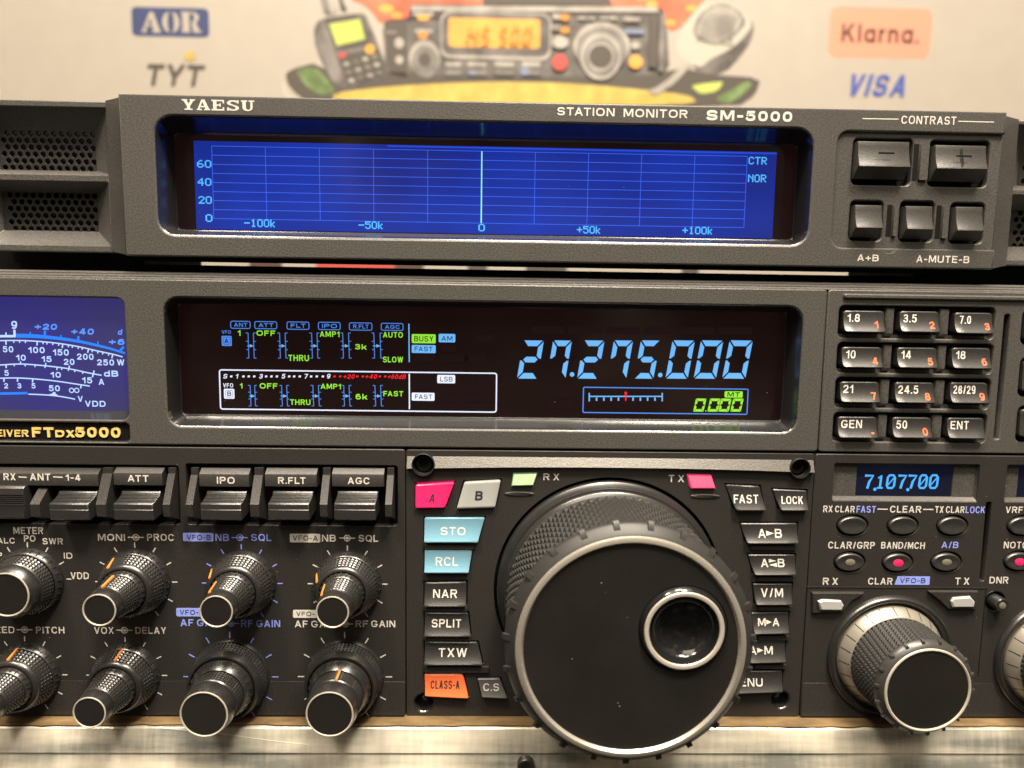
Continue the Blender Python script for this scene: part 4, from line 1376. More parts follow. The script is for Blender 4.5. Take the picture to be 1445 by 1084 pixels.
def smooth_line(pts, n=6):
    out = []
    for k in range(len(pts) - 1):
        p0, p1, p2, p3 = pts[max(k - 1, 0)], pts[k], pts[k + 1], pts[min(k + 2, len(pts) - 1)]
        for j in range(n):
            t = j / n
            out.append(tuple(.5 * (2 * b + (c - a) * t + (2 * a - 5 * b + 4 * c - d) * t * t + (3 * b - a - 3 * c + d) * t ** 3) for a, b, c, d in zip(p0, p1, p2, p3)))
    out.append(pts[-1])
    return out


mb = MB()      # 0 white 1 blue 2 text blue
mb.polyline(mz(smooth_line([(-200, 478), (0, 467), (80, 466), (158, 466)])), .75, Ym, 0)
mb.line(*mz([(146, 400), (150, 470)]), .72, Ym - .005, 0)
mb.line(*mz([(60, 428), (62, 460)]), .4, Ym - .005, 0)
mb.polyline(mz(smooth_line([(166, 461), (320, 464), (480, 476), (640, 494), (820, 522), (1000, 562), (1140, 598), (1275, 640)])), 1.25, Ym, 1, .62)
for x, y, h, w in ((310, 435, 22, .4), (460, 430, 40, .72), (622, 465, 22, .4), (800, 485, 40, .72), (1000, 530, 22, .4)):
    mb.line(*mz([(x, y - h / 2), (x - h * .12, y + h / 2 + 10)]), w, Ym - .005, 1)
mb.line(*mz([(1262, 575), (1225, 612)]), .72, Ym - .005, 1)


def scale_arc(pts, ticks, dirn, w=.38):
    q = smooth_line(pts, 10)
    mb.polyline(mz(q), w, Ym, 0)
    for x, L in ticks:
        k = min(range(len(q)), key=lambda i: abs(q[i][0] - x))
        a, b_ = q[max(k - 1, 0)], q[min(k + 1, len(q) - 1)]
        dx, dy = b_[0] - a[0], b_[1] - a[1]
        n = math.hypot(dx, dy)
        nx, ny = -dy / n * dirn, dx / n * dirn
        mb.line(*mz([q[k], (q[k][0] + nx * L, q[k][1] + ny * L)]), .42 if L > 30 else .36, Ym - .005, 0)


scale_arc([(-200, 518), (0, 512), (200, 510), (400, 520), (600, 540), (800, 573), (1000, 618), (1150, 650), (1250, 678)],
          [(68, 42), (140, 24), (205, 24), (268, 24), (382, 42), (435, 24), (487, 24), (540, 24), (592, 24), (645, 42), (697, 24), (745, 24), (795, 24), (843, 24), (895, 42), (945, 24), (997, 24), (1050, 24), (1105, 24), (1155, 42)], 1)
scale_arc([(-200, 765), (0, 760), (210, 750), (460, 768), (700, 798), (900, 840), (1035, 865)],
          [(52, 35), (152, 22), (252, 22), (352, 22), (462, 22), (575, 30), (640, 22), (705, 22), (775, 22), (855, 22), (945, 35)], 1)
scale_arc([(190, 751), (210, 750), (230, 750)], [(210, 28)], -1)
scale_arc([(440, 765), (460, 768), (480, 770)], [(465, 30)], -1)
scale_arc([(680, 795), (700, 798), (720, 802)], [(702, 32)], -1)
scale_arc([(930, 845), (955, 850), (975, 854)], [(952, 34)], -1)
scale_arc([(-200, 905), (0, 895), (200, 893), (420, 908), (600, 928), (780, 955), (915, 975)], [(45, 38), (188, 38), (340, 38), (825, 36)], 1)
mb.polyline(mz([(-200, 405), (0, 402), (280, 396)], 500), .78, Ym - .01, 1)
mb.polyline(mz(smooth_line([(290, 407), (420, 412), (540, 421), (650, 436), (765, 458)]), 500), .38, Ym, 0)
mb.sheet(mz([(500, 408), (530, 402), (545, 385), (565, 385), (565, 402), (588, 412), (560, 428), (520, 425)], 500), Ym - .012, 0)
mb.build('meter_scales', [met_white, met_blue, met_txt], meter)
mb = MB()
text(mb, '9', (14, 453, 25.8, 464.3), Ym, 0, bold=.025, shear=.1)
for s, bx in (('+20', (48.4, 457, 81, 465.4)), ('+40', (100, 463.7, 133, 472.3)), ('d', (163.3, 464.7, 175.5, 472.6)), ('+6', (153, 478.3, 176.5, 486.8))):
    text(mb, s, bx, Ym, 1, bold=.035, shear=.15)
for s, bx in (('50', (4, 488.6, 18.7, 497.3)), ('100', (40, 489.8, 63, 498.4)), ('150', (74.7, 493, 97, 501.8)), ('200', (108.7, 499.2, 132, 507.8)), ('250', (137, 507.3, 161, 515.8)), ('W', (163.2, 507.3, 177.3, 515.8)),
              ('10', (22.8, 500.7, 36.3, 509)), ('15', (58.8, 502.7, 72.7, 511)), ('20', (90, 506.5, 105, 515)), ('dB', (146.7, 523, 166.8, 531.6)),
              ('5', (5.8, 522.3, 12.7, 530.5)), ('10', (71.3, 525, 85.8, 533)), ('15', (116, 532.5, 130, 541)), ('A', (137.3, 534.8, 148.8, 543.2)),
              ('2', (5.3, 540.8, 11.8, 548.3)), ('3', (24, 540.8, 30.4, 548.3)), ('5', (44, 540.8, 50.5, 548.3)), ('50', (69, 543.8, 84.4, 552.2)),
              ('V', (108.6, 559, 118, 567)), ('VDD', (120, 565.7, 149, 574))):
    text(mb, s, bx, Ym, 0, bold=.026)
for x in (101, 108.3):
    c = P(x, 551, Ym)
    mb.frame(cloop(c[0], c[1], .68, 16), .3, Ym, 0)
mb.build('meter_lettering', [met_white, met_txt], meter)

# ---------------- model plate
mb = MB()
mb.loft([(rloop(grow(bo, .03), 1.3, 4), .4), (rloop(grow(bo, -.35), 1.2, 4), 1.0)], 0, False, True)
plt = mb.build('model_plate', gloss, rig)
mb = MB()


def raised(mb, s, bx, Yf, Yb, bold):
    """Lettering with thickness."""
    t = MB()
    text(t, s, bx, Yf, 0, bold=bold)
    n = len(t.v)
    ed = {}
    for f in t.f:
        for a, b_ in zip(f, f[1:] + f[:1]):
            ed[(a, b_)] = ed.get((a, b_), 0) + 1
    fs = list(t.f)
    vs = t.v + [(x, Yb, z) for x, y, z in t.v]
    for (a, b_) in ed:
        if (b_, a) not in ed:
            fs.append([a, b_, b_ + n, a + n])
    mb.add(vs, fs, 0, False)


raised(mb, 'RANSCEIVER', (-62, 606.5, 39.5, 616), .75, 1.05, .02)
raised(mb, 'FT', (45, 603.3, 75, 617.2), .6, 1.05, .04)
raised(mb, 'DX', (78, 607.5, 104.5, 617.2), .6, 1.05, .04)
raised(mb, '5000', (106, 603.3, 169.5, 617.5), .6, 1.05, .04)
mb.build('gold_lettering', gold, plt)

# ---------------- keypad panel
rows = [[(1191.7, 438.8, 1249, 468.7), (1271.4, 439.6, 1326, 468.7), (1349, 441.6, 1402, 470.6)],
        [(1189.5, 490.3, 1245.5, 518.5), (1267.8, 491, 1323, 519), (1345, 491.4, 1399, 520)],
        [(1187, 539.4, 1241.7, 567.6), (1264.5, 540.3, 1319, 568.2), (1342.6, 540.5, 1395, 568.6)],
        [(1183.6, 589, 1238.3, 617.4), (1261, 589.8, 1315, 617.4), (1338.6, 590.6, 1390, 618.3)]]
rowhole = [(1182.8, 432.7, 1403, 478), (1180.5, 484.5, 1400, 527), (1178, 533.5, 1396.5, 576.5), (1175, 583, 1391, 624)]
mb = MB()
holes = [rloop(rect(*h, .3), 1.6, 4) for h in rowhole]
gx_ = P(1414, 530)[0]
groove = rloop((gx_ - .8, gx_ + .9, P(1410, 620)[1], P(1418, 444)[1]), .5, 2)
holes.append(groove)
side_holes = [(1441, 437, 1495, 487), (1437.5, 505, 1495, 560), (1434, 573.5, 1490, 624)]
for h in side_holes:
    holes.append(rloop(rect(*h, .3), 1.8, 4))
plate(mb, rloop((splitx + .12, XR, zM + .3, zT), 1.0, 3), holes, 0, 3.0, .42)
X0 = P(1189, 420)[0]; z1 = P(1300, 415.8)[1]; z0 = P(1300, 423.5)[1]
mb.loft([(rloop((X0, XR - 8, z0, z1), .4, 3), .05), (rloop((X0 + .15, XR - 8, z0 + .1, z1 - .1), .4, 3), -.5), (rloop((X0 + .6, XR - 9, z0 + .5, z1 - .45), .3, 3), -.9)], 0, False, True)
for rw, h in zip(rows, rowhole):            # ribs between the keys of a row
    for ka, kb in zip(rw, rw[1:]):
        xa, xb = P(ka[2], ka[3], -.5)[0] + .65, P(kb[0], kb[3], -.5)[0] - 1.75
        hz = rect(*h, .3)
        mb.loft([(rloop((xa, xb, hz[2] - .2, hz[3] + .2), .1, 2), 2.8), (rloop((xa, xb, hz[2] + 1.0, hz[3] - .7), .1, 2), 1.0), (rloop((xa + .2, xb - .2, hz[2] + 1.5, hz[3] - .9), .1, 2), .7)], 0, False, True)
    hz = rect(*h, .3)
    mb.box(hz[0], hz[1], 2.2, 2.9, hz[2] - .2, hz[2] + 1.1)
kp = mb.build('keypad_panel', panel, rig)
mb = MB()
mb.box(splitx + 2, XR - 2, 2.85, 3.2, zM + 1, zT - 1)
mb.build('keypad_well', dark, rig)


def key(mb, q, Yf, Yb, scoop, rnd, mi=0, nv=14, nu=5, tilt=0.0):
    """Push button with a hollowed face. q: world quad (tl, tr, br, bl) of the face; returns Y(z) of the face."""
    tl, tr, br, bl = q
    zt, zb = (tl[1] + tr[1]) / 2, (bl[1] + br[1]) / 2

    def yf(z):
        v = min(max((zt - z) / (zt - zb), 0), 1)
        return Yf - scoop * v ** 2.6 - tilt * v
    vs = [0, .04, .09] + [.09 + (.82) * k / nv for k in range(1, nv)] + [.91, .96, 1]
    L, R_ = [], []
    hh = zt - zb
    for v in vs:
        lx = tl[0] + (bl[0] - tl[0]) * v; rx = tr[0] + (br[0] - tr[0]) * v
        lz = tl[1] + (bl[1] - tl[1]) * v; rz = tr[1] + (br[1] - tr[1]) * v
        d = 0
        dv = min(v, 1 - v) * hh
        if dv < rnd:
            d = rnd - math.sqrt(max(rnd * rnd - (rnd - dv) ** 2, 0))
        L.append((lx + d, lz)); R_.append((rx - d, rz))
    b = len(mb.v)
    us = [0, .035] + [.035 + .93 * k / nu for k in range(1, nu)] + [.965, 1]
    for j, v in enumerate(vs):
        for i, u in enumerate(us):
            x = L[j][0] + (R_[j][0] - L[j][0]) * u
            z = L[j][1] + (R_[j][1] - L[j][1]) * u
            edge = (i in (0, len(us) - 1)) or (j in (0, len(vs) - 1))
            mb.v.append((x, yf(z) + (.22 if edge else 0), z))
    n = len(us)
    for j in range(len(vs) - 1):
        for i in range(n - 1):
            mb.face([b + j * n + i, b + j * n + i + 1, b + (j + 1) * n + i + 1, b + (j + 1) * n + i], mi)
    ring = [i for i in range(n)] + [j * n + n - 1 for j in range(1, len(vs))] + [(len(vs) - 1) * n + i for i in range(n - 2, -1, -1)] + [j * n for j in range(len(vs) - 2, 0, -1)]
    b2 = len(mb.v)
    for i in ring:
        x, y, z = mb.v[b + i]
        mb.v.append((x, Yb, z))
    m = len(ring)
    for k in range(m):
        k2 = (k + 1) % m
        mb.face([b + ring[k], b + ring[k2], b2 + k2, b2 + k], mi)
    return yf


def rq(bx, Y):
    X0, X1, Z0, Z1 = rect(*bx, Y)
    return ((X0, Z1), (X1, Z1), (X1, Z0), (X0, Z0))


KT = [[('1.8', 1197, 1215, '1', 1234.6, 1239.5), ('3.5', 1276, 1295.5, '2', 1311.5, 1319.3), ('7.0', 1355.6, 1372.5, '3', 1389.6, 1396.7)],
      [('10', 1195, 1209, '4', 1230.8, 1239), ('14', 1273, 1287.5, '5', 1309, 1316.3), ('18', 1350.5, 1364.5, '6', 1385, 1393)],
      [('21', 1191, 1205.5, '7', 1229, 1236.6), ('24.5', 1268.7, 1297.7, '8', 1305, 1312.7), ('28/29', 1346.7, 1378.6, '9', 1382, 1389.5)],
      [('GEN', 1188, 1218, '-', 1229.3, 1233), ('50', 1266, 1282, '0', 1302, 1309), ('ENT', 1342.6, 1369, None, 0, 0)]]
for rw, tx in zip(rows, KT):
    for bx, (s, a, b_, d, c, e_) in zip(rw, tx):
        mb = MB()
        yf = key(mb, rq(bx, -.8), -.1, 2.8, 2.0, .9)
        k_ = mb.build('band_key', keymat, rig)
        y0 = bx[1] + 4.2
        mb = MB()
        text(mb, s, (a, y0, b_, y0 + 11.3), -.9, 0, bold=.015, yfun=lambda z: yf(z) - .05, shear=.06)
        if d == '-':
            text(mb, d, (c, y0 + 17, e_, y0 + 19), -.9, 1, bold=.03, yfun=lambda z: yf(z) - .05, full=True)
        elif d:
            text(mb, d, (c, y0 + 10.3, e_, y0 + 20.3), -.9, 1, bold=.025, yfun=lambda z: yf(z) - .05)
        mb.build('key_lettering', [white_ink, red_ink], k_)
for h in side_holes:
    mb = MB()
    key(mb, rq((h[0] + 6.5, h[1] + 5, h[2] - 2, h[3] - 7), -.8), -.55, 2.8, .55, .9)
    mb.build('function_key', keymat, rig)

# ---------------- lower left module: switches and knobs
dlx = (P(573, 700)[0] + P(572.5, 980)[0]) / 2
lows = P(300, 961)[1]
grp = [(P(-150, 700)[0], P(253, 700)[0], P(100, 739)[1], P(100, 656)[1]), (P(263.5, 700)[0], P(561, 700)[0], P(400, 741)[1], P(400, 656)[1])]
mb = MB()
plate(mb, rloop((XL, dlx - .15, zB, zM - .3), .8, 3), [rloop(g, .8, 3) for g in grp], 0, 3.0, .3)
zz = zB
mb.loft([([(XL, zz - .0), (dlx - .3, zz - .0), (dlx - .3, lows), (XL, lows)], .1), ([(XL, zz + .1), (dlx - .4, zz + .1), (dlx - .4, lows - .1), (XL, lows - .1)], [-.75, -.75, -.04, -.04])], 0, False, True, smooth=False)
cpan = mb.build('control_panel', module, rig)
mb = MB()
for g in grp:
    mb.box(g[0] - 1, g[1] + 1, 3.0, 3.3, g[2] - 1, g[3] + 1)
mb.build('switch_well', dark, rig)
mb = MB()


def housing(x0, x1, ya, yb, yc):
    """Sloped ledge above a switch: ya top edge, yb brow, yc lower edge of the lettered face (photo rows)."""
    Xa, Xb = P(x0, yb, -1.6)[0], P(x1, yb, -1.6)[0]
    xm = (x0 + x1) / 2
    za, zb_, zc = P(xm, ya, .4)[1], P(xm, yb, -1.6)[1], P(xm, yc, -1.6)[1]
    mb.extrude_x([(3.0, za), (.4, za), (-1.45, zb_ + .12), (-1.6, zb_ - .1), (-1.6, zc + .25), (-1.35, zc), (3.0, zc)], Xa, Xb)


for x0, x1 in ((-150, 138), (160, 228.5)):
    housing(x0, x1, 659.5, 668, 685.5)
for x0, x1 in ((281, 351), (374, 446.5), (468.5, 541.5)):
    housing(x0, x1, 660.5, 669.5, 687.5)


def fin(xt, xb, yt, top=True):
    """Upright fin between switches: starts at photo row yt, x range xt at its top, leans out to the user."""
    xm = sum(xt) / 2
    Xa, Xb = P(xt[0], yt, -1.2)[0], P(xt[1], yt, -1.2)[0]
    z0, z1, z2 = P(xm, yt, -1.0)[1], P(xm - 8, 711.5, -5.2)[1], P(xm - 8, 729, -5.0)[1]
    z3 = P(xm, 738, 0)[1]
    zt = P(xm, 660, 0)[1] if top else z0
    b = len(mb.v)
    prof = [(3.0, zt), (-.6, zt), (-.6, z0 + .1), (-1.0, z0), (-5.0, z1 + .3), (-5.3, z1 - .1), (-5.0, z2), (3.0, z3)] if top else [(3.0, z0 + .6), (-.7, z0 + .2), (-1.0, z0), (-5.0, z1 + .3), (-5.3, z1 - .1), (-5.0, z2), (3.0, z3)]
    mb.extrude_x(prof, Xa + .15, Xb - .1)


fin((143, 158), None, 669); fin((236, 247), None, 669); fin((268, 279), None, 671); fin((357.5, 371), None, 671); fin((454.5, 466), None, 671); fin((545.5, 556), None, 671)
fin((52.5, 67), None, 690, False)
mb.build('switch_housing', module, rig)


def rocker(x0, x1, pressed=False):
    xm = (x0 + x1) / 2
    Xa, Xb = P(x0, 697, -1.6)[0], P(x1, 697, -1.6)[0]
    za, zr, zb_ = P(xm, 694.2, -1.2)[1], P(xm - 10, 711.5, -6)[1], P(xm - 10, 734.5, -6)[1]
    if pressed:
        za, zr, zb_ = P(xm, 687.5, -4)[1], P(xm, 715, -3.6)[1], P(xm, 733, -3.6)[1]
        prof = [(2.8, za), (-3.2, za + .05), (-3.9, za - .5), (-4.0, za - 2.4)]
        for k in range(5):
            z = za - 2.4 - k * .62
            prof += [(-3.5, z - .12), (-3.5, z - .36), (-4.0, z - .5)]
        prof += [(-3.7, zr - .3), (-3.6, zb_ + .6), (-3.1, zb_), (2.8, zb_)]
    else:
        prof = [(2.8, za + .3), (-1.0, za + .1), (-1.35, za - .25)]
        n = 7
        for k in range(n):
            t0, t1 = k / n, (k + 1) / n
            f = lambda t: (-1.5 - 4.4 * t ** 1.5, za - .5 + (zr - za + .6) * t)
            y0, z0 = f(t0); y1, z1 = f(t1)
            prof += [(y0 + .16, z0 - .02), (y0 - .02, z0 - .16), (y1 + .0, z1 + .14)]
        prof += [(-6.05, zr + .1), (-6.25, zr - .15), (-6.2, zr - 1.7), (-6.3, zr - 1.8), (-6.1, zb_ + .4), (-5.7, zb_), (2.8, zb_ + 1.0)]
    mb = MB()
    Xe = .35
    b = len(mb.v); n = len(prof)
    cx = sum(p[0] for p in prof) / n; cz = sum(p[1] for p in prof) / n
    for X, g in ((Xa, .25), (Xa + Xe, 0), (Xb - Xe, 0), (Xb, .25)):
        mb.v.extend([(X, y + g if y < 0 else y, z) for y, z in prof])
    for j in range(3):
        for k in range(n):
            k2 = (k + 1) % n
            mb.face([b + j * n + k, b + j * n + k2, b + (j + 1) * n + k2, b + (j + 1) * n + k], 0, False)
    mb.face([b + k for k in range(n)], 0, False); mb.face([b + 3 * n + k for k in reversed(range(n))], 0, False)
    return mb.build('rocker_switch', satin if 0 else keymat, rig)


rocker(-30, 40, True)
for x0, x1 in ((81.5, 135.5), (170.5, 225), (291, 347), (384.5, 441), (476, 533)):
    rocker(x0, x1)

# knobs
KW = {'small': dict(rs=10.8, prof=[(.3, 10.8), (-.6, 10.75), (-2.5, 10.15), (-2.7, 9.85)], k=(-2.7, 9.6, -7.0, 8.3), rim=[(-7.0, 8.6), (-7.7, 8.35), (-8.3, 7.7), (-8.3, 7.15), (-7.4, 7.0)],
                    skirt=[(-7.2, 6.85), (-8.3, 6.75), (-10.0, 6.3), (-10.2, 6.0)], k2=(-10.2, 5.75, -16.6, 5.0), cap=[(-16.6, 5.15), (-17.0, 4.9), (-17.3, 5.15), (-18.4, 5.25), (-20.2, 5.0), (-21.0, 4.8)], ring=(4.75, 4.35)),
      'large': dict(rs=12.7, prof=[(.3, 12.6), (-.6, 12.6), (-1.2, 12.2)], k=(-1.2, 11.9, -5.2, 11.3), rim=[(-5.2, 11.6), (-6.4, 11.4), (-7.6, 10.75), (-7.7, 10.2), (-6.6, 10.0)],
                    skirt=[(-6.4, 9.8), (-8.0, 9.6), (-9.8, 8.9), (-10.8, 8.0)], k2=(-10.8, 7.6, -15.6, 7.3), cap=[(-15.6, 7.6), (-16.0, 7.3), (-16.4, 7.65), (-17.6, 7.8), (-20.0, 7.45), (-21.2, 7.0)], ring=(6.95, 6.5)),
      'short': dict(rs=10.8, prof=[(.3, 10.8), (-.8, 10.75), (-2.6, 10.1), (-2.9, 9.6)], k=None, rim=None, skirt=None, k2=(-2.9, 9.2, -7.0, 8.1), cap=[(-7.0, 8.4), (-7.3, 8.1), (-7.6, 8.3), (-8.6, 8.3), (-10.0, 7.4), (-10.7, 6.85)], ring=(6.8, 6.35))}


def tick_ribs(mb, cx, cz, y0, r0, y1, r1, n, mi=0):
    for k in range(n):
        a = 2 * math.pi * (k + .5) / n
        ca, sa = math.cos(a), math.sin(a)
        w = .17
        v = []
        for (y, r) in ((y0, r0), (y1, r1)):
            for s in (-1, 1):
                for h in (0, .24):
                    v.append((cx + (r + h) * ca - s * w * sa, y, cz + (r + h) * sa + s * w * ca))
        mb.add(v, [(0, 1, 5, 4), (3, 2, 6, 7), (1, 3, 7, 5), (0, 2, 3, 1), (4, 5, 7, 6)], mi, False)


def pointer(parent, cx, cz, ang, y0, r0, y1, r1, w=.42):
    a = rad(90 - ang)
    ca, sa = math.cos(a), math.sin(a)
    v = []
    for y, r in ((y0, r0), (y1, r1)):
        for s in (-1, 1):
            for h in (-.3, .3):
                v.append((cx + (r + h) * ca - s * w * sa, y, cz + (r + h) * sa + s * w * ca))
    m = MB()
    m.add(v, [(0, 1, 5, 4), (3, 2, 6, 7), (1, 3, 7, 5), (0, 2, 3, 1), (4, 5, 7, 6)], 0, False)
    return m.build('pointer_line', orange, parent)


def knob(px, py, kind, pin=None, pout=None, blue=False):
    cx, cz = P(px, py)
    K = KW[kind]
    mb = MB()
    mb.lathe(cx, cz, K['prof'], 72)
    if kind != 'large':
        p = K['prof']
        tick_ribs(mb, cx, cz, p[1][0] - .5, p[1][1] - .12, p[2][0], p[2][1], 30)
    if K['k']:
        y0, r0, y1, r1 = K['k']
        mb.studs(cx, cz, y0, r0, y1, r1, 50 if kind == 'small' else 66, 4, .42, .42)
        mb.lathe(cx, cz, K['rim'], 72)
    root = mb.build('control_knob', satin, rig, angle=50)
    mb = MB()
    if K['skirt']:
        mb.lathe(cx, cz, K['skirt'], 64)
        s = K['skirt']
        tick_ribs(mb, cx, cz, s[1][0] - .3, s[1][1] - .05, s[2][0], s[2][1], 26)
    y0, r0, y1, r1 = K['k2']
    mb.studs(cx, cz, y0, r0, y1, r1, 36 if kind == 'small' else 50, 6 if kind == 'small' else (5 if kind == 'large' else 4), .40, .42)
    mb.lathe(cx, cz, K['cap'], 64)
    mb.build('knob_grip', satin, root, angle=50)
    yc = K['cap'][-1][0]
    ro, ri = K['ring']
    mb = MB()
    mb.lathe(cx, cz, [(yc, K['cap'][-1][1]), (yc - .2, ro), (yc - .25, (ro + ri) / 2), (yc - .12, ri), (yc + .1, ri - .05)], 64)
    mb.build('trim_ring', brushed, root)
    mb = MB()
    mb.lathe(cx, cz, [(yc + .1, ri), (yc - .02, ri), (yc - .05, ri * .6), (yc - .05, .01)], 48)
    mb.build('knob_cap', facem, root)
    if pin is not None:
        y0, r0, y1, r1 = K['k2']
        pointer(root, cx, cz, pin, y0 - .1, r0 + .24, y1 - .1, r1 + .24, .32)
    if pout is not None:
        y0, r0, y1, r1 = K['k']
        pointer(root, cx, cz, pout, y0 + .2, r0 + .3, y1 - .3, r1 + .3, .34)
    return root


knob(42, 820, 'short')
knob(192.5, 821, 'small', -14, -33)
knob(342, 823, 'small', -43, -58)
knob(490.7, 824, 'small', -52, -66)
knob(38, 952, 'small', -60, -4)
knob(179, 953, 'small', None, 3)
knob(326, 955, 'large', None, None, True)
knob(487, 955, 'large', 6, None)

mb = MB()     # 0 grey print 1 blue print 2 dark ink 3 panel cutout
def ticks(px, py, rpx, mi, L=7.5, skip=()):
    cx, cz = P(px, py)
    for k in range(-5, 6):
        a = rad(90 - 30 * k)
        r0, r1 = rpx / PXMM, (rpx + L) / PXMM
        if k in skip:
            continue
        y = -.05
        if cz + r0 * math.sin(a) < lows + .2:
            y = -.05 - .71 * min(max((lows - (cz + r1 * math.sin(a))) / (lows - zB), 0), 1) - .06
        mb.line((cx + r0 * math.cos(a), cz + r0 * math.sin(a)), (cx + r1 * math.cos(a), cz + r1 * math.sin(a)), .36, y, mi)


def pot_symbol(px, py, mi):
    c = P(px, py)
    mb.frame(cloop(c[0], c[1], .95, 20), .3, -.05, mi)
    mb.sheet(cloop(c[0], c[1], .5, 14), -.05, mi)
    for s in (-1, 1):
        mb.line((c[0] + s * .5, c[1]), (c[0] + s * 2.5, c[1]), .32, -.055, mi)


ticks(42, 820, 50, 0, skip=(-5, -4, -3, -2, 3, 4, 5))
ticks(192.5, 821, 51, 0, 7.5); ticks(342, 823, 50.5, 1, 7.5); ticks(490.7, 824, 50, 0, 7.5)
ticks(38, 952, 51, 0, 7.5); ticks(179, 953, 51, 0, 7.5); ticks(326, 955, 59.5, 1, 9.5); ticks(487, 955, 59.5, 0, 9.5)
for s, bx, m in (('METER', (18.8, 744, 61, 753.7), 0), ('PO', (33.8, 755.5, 50, 764.3), 0), ('ALC', (-4, 759, 21, 767), 0), ('COMP', (-38, 779.5, 3, 788.3), 0), ('SWR', (60, 759.5, 88.8, 768.3), 0), ('ID', (90, 780, 102, 788.5), 0), ('VDD', (99.7, 807.7, 125.4, 817.3), 0),
                 ('MONI', (138, 753.5, 176.3, 763.3), 0), ('PROC', (207.6, 753.5, 245.5, 763.3), 0), ('NB', (304, 753.5, 323, 763.5), 1), ('SQL', (354.5, 753.7, 382.8, 763.5), 1), ('NB', (454.2, 754.7, 474, 764.3), 0), ('SQL', (506, 755, 533.6, 764.5), 0),
                 ('SPEED', (-26, 884.2, 20.5, 893.5), 0), ('PITCH', (50.7, 884.5, 90.8, 894), 0), ('VOX', (133, 885, 160.5, 894.5), 0), ('DELAY', (191, 885, 234.5, 894.5), 0),
                 ('AF GAIN', (254.7, 874, 313, 883.7), 1), ('RF GAIN', (340, 875, 395.3, 885), 1), ('AF GAIN', (416, 876, 474, 885.3), 0), ('RF GAIN', (501.8, 875.7, 557.7, 885), 0)):
    text(mb, s, bx, -.05, m, bold=.016)
mb.line(P(94, 817), P(101, 817.3), .34, -.05, 0)
for x, y, m in ((191.8, 758.3, 0), (338.3, 758.6, 1), (490, 759.3, 0), (35, 888.6, 0), (175.8, 889.3, 0), (326, 879.8, 1), (487.4, 880.5, 0)):
    pot_symbol(x, y, m)
badge(mb, 'VFO-B', (258.3, 752, 301, 764), -.05, 1, 2, (263.5, 754.8, 297.5, 761.7), bold=.01)
badge(mb, 'VFO-A', (409, 753.3, 452, 765.5), -.05, 0, 2, (413, 755.8, 448.5, 763), bold=.01)
badge(mb, 'VFO-B', (248.7, 858, 291, 870), -.05, 1, 2, (253.7, 860.8, 287.5, 867.5), bold=.01)
badge(mb, 'VFO-A', (413.5, 860.7, 456, 872), -.05, 0, 2, (418, 863.2, 452, 869.5), bold=.01)
HY = -1.66
for s, bx in (('RX', (5, 668, 22, 677.7)), ('ANT', (42, 668.3, 71, 678)), ('1-4', (92.7, 669.5, 113.5, 678.6)), ('ATT', (180, 670.5, 209.6, 680)), ('IPO', (306, 673, 331, 682.8)), ('R.FLT', (392.3, 673.5, 431, 683)), ('AGC', (490.6, 673.8, 521.7, 683.3))):
    text(mb, s, bx, HY, 3, bold=.022)
for a, b_ in ((26, 37.5), (75, 88.5)):
    mb.line(P(a, 673, HY), P(b_, 673.7, HY), .34, HY, 3)
mb.build('printed_legend', [grey_ink, blue_ink, dark_ink, white_ink], cpan)

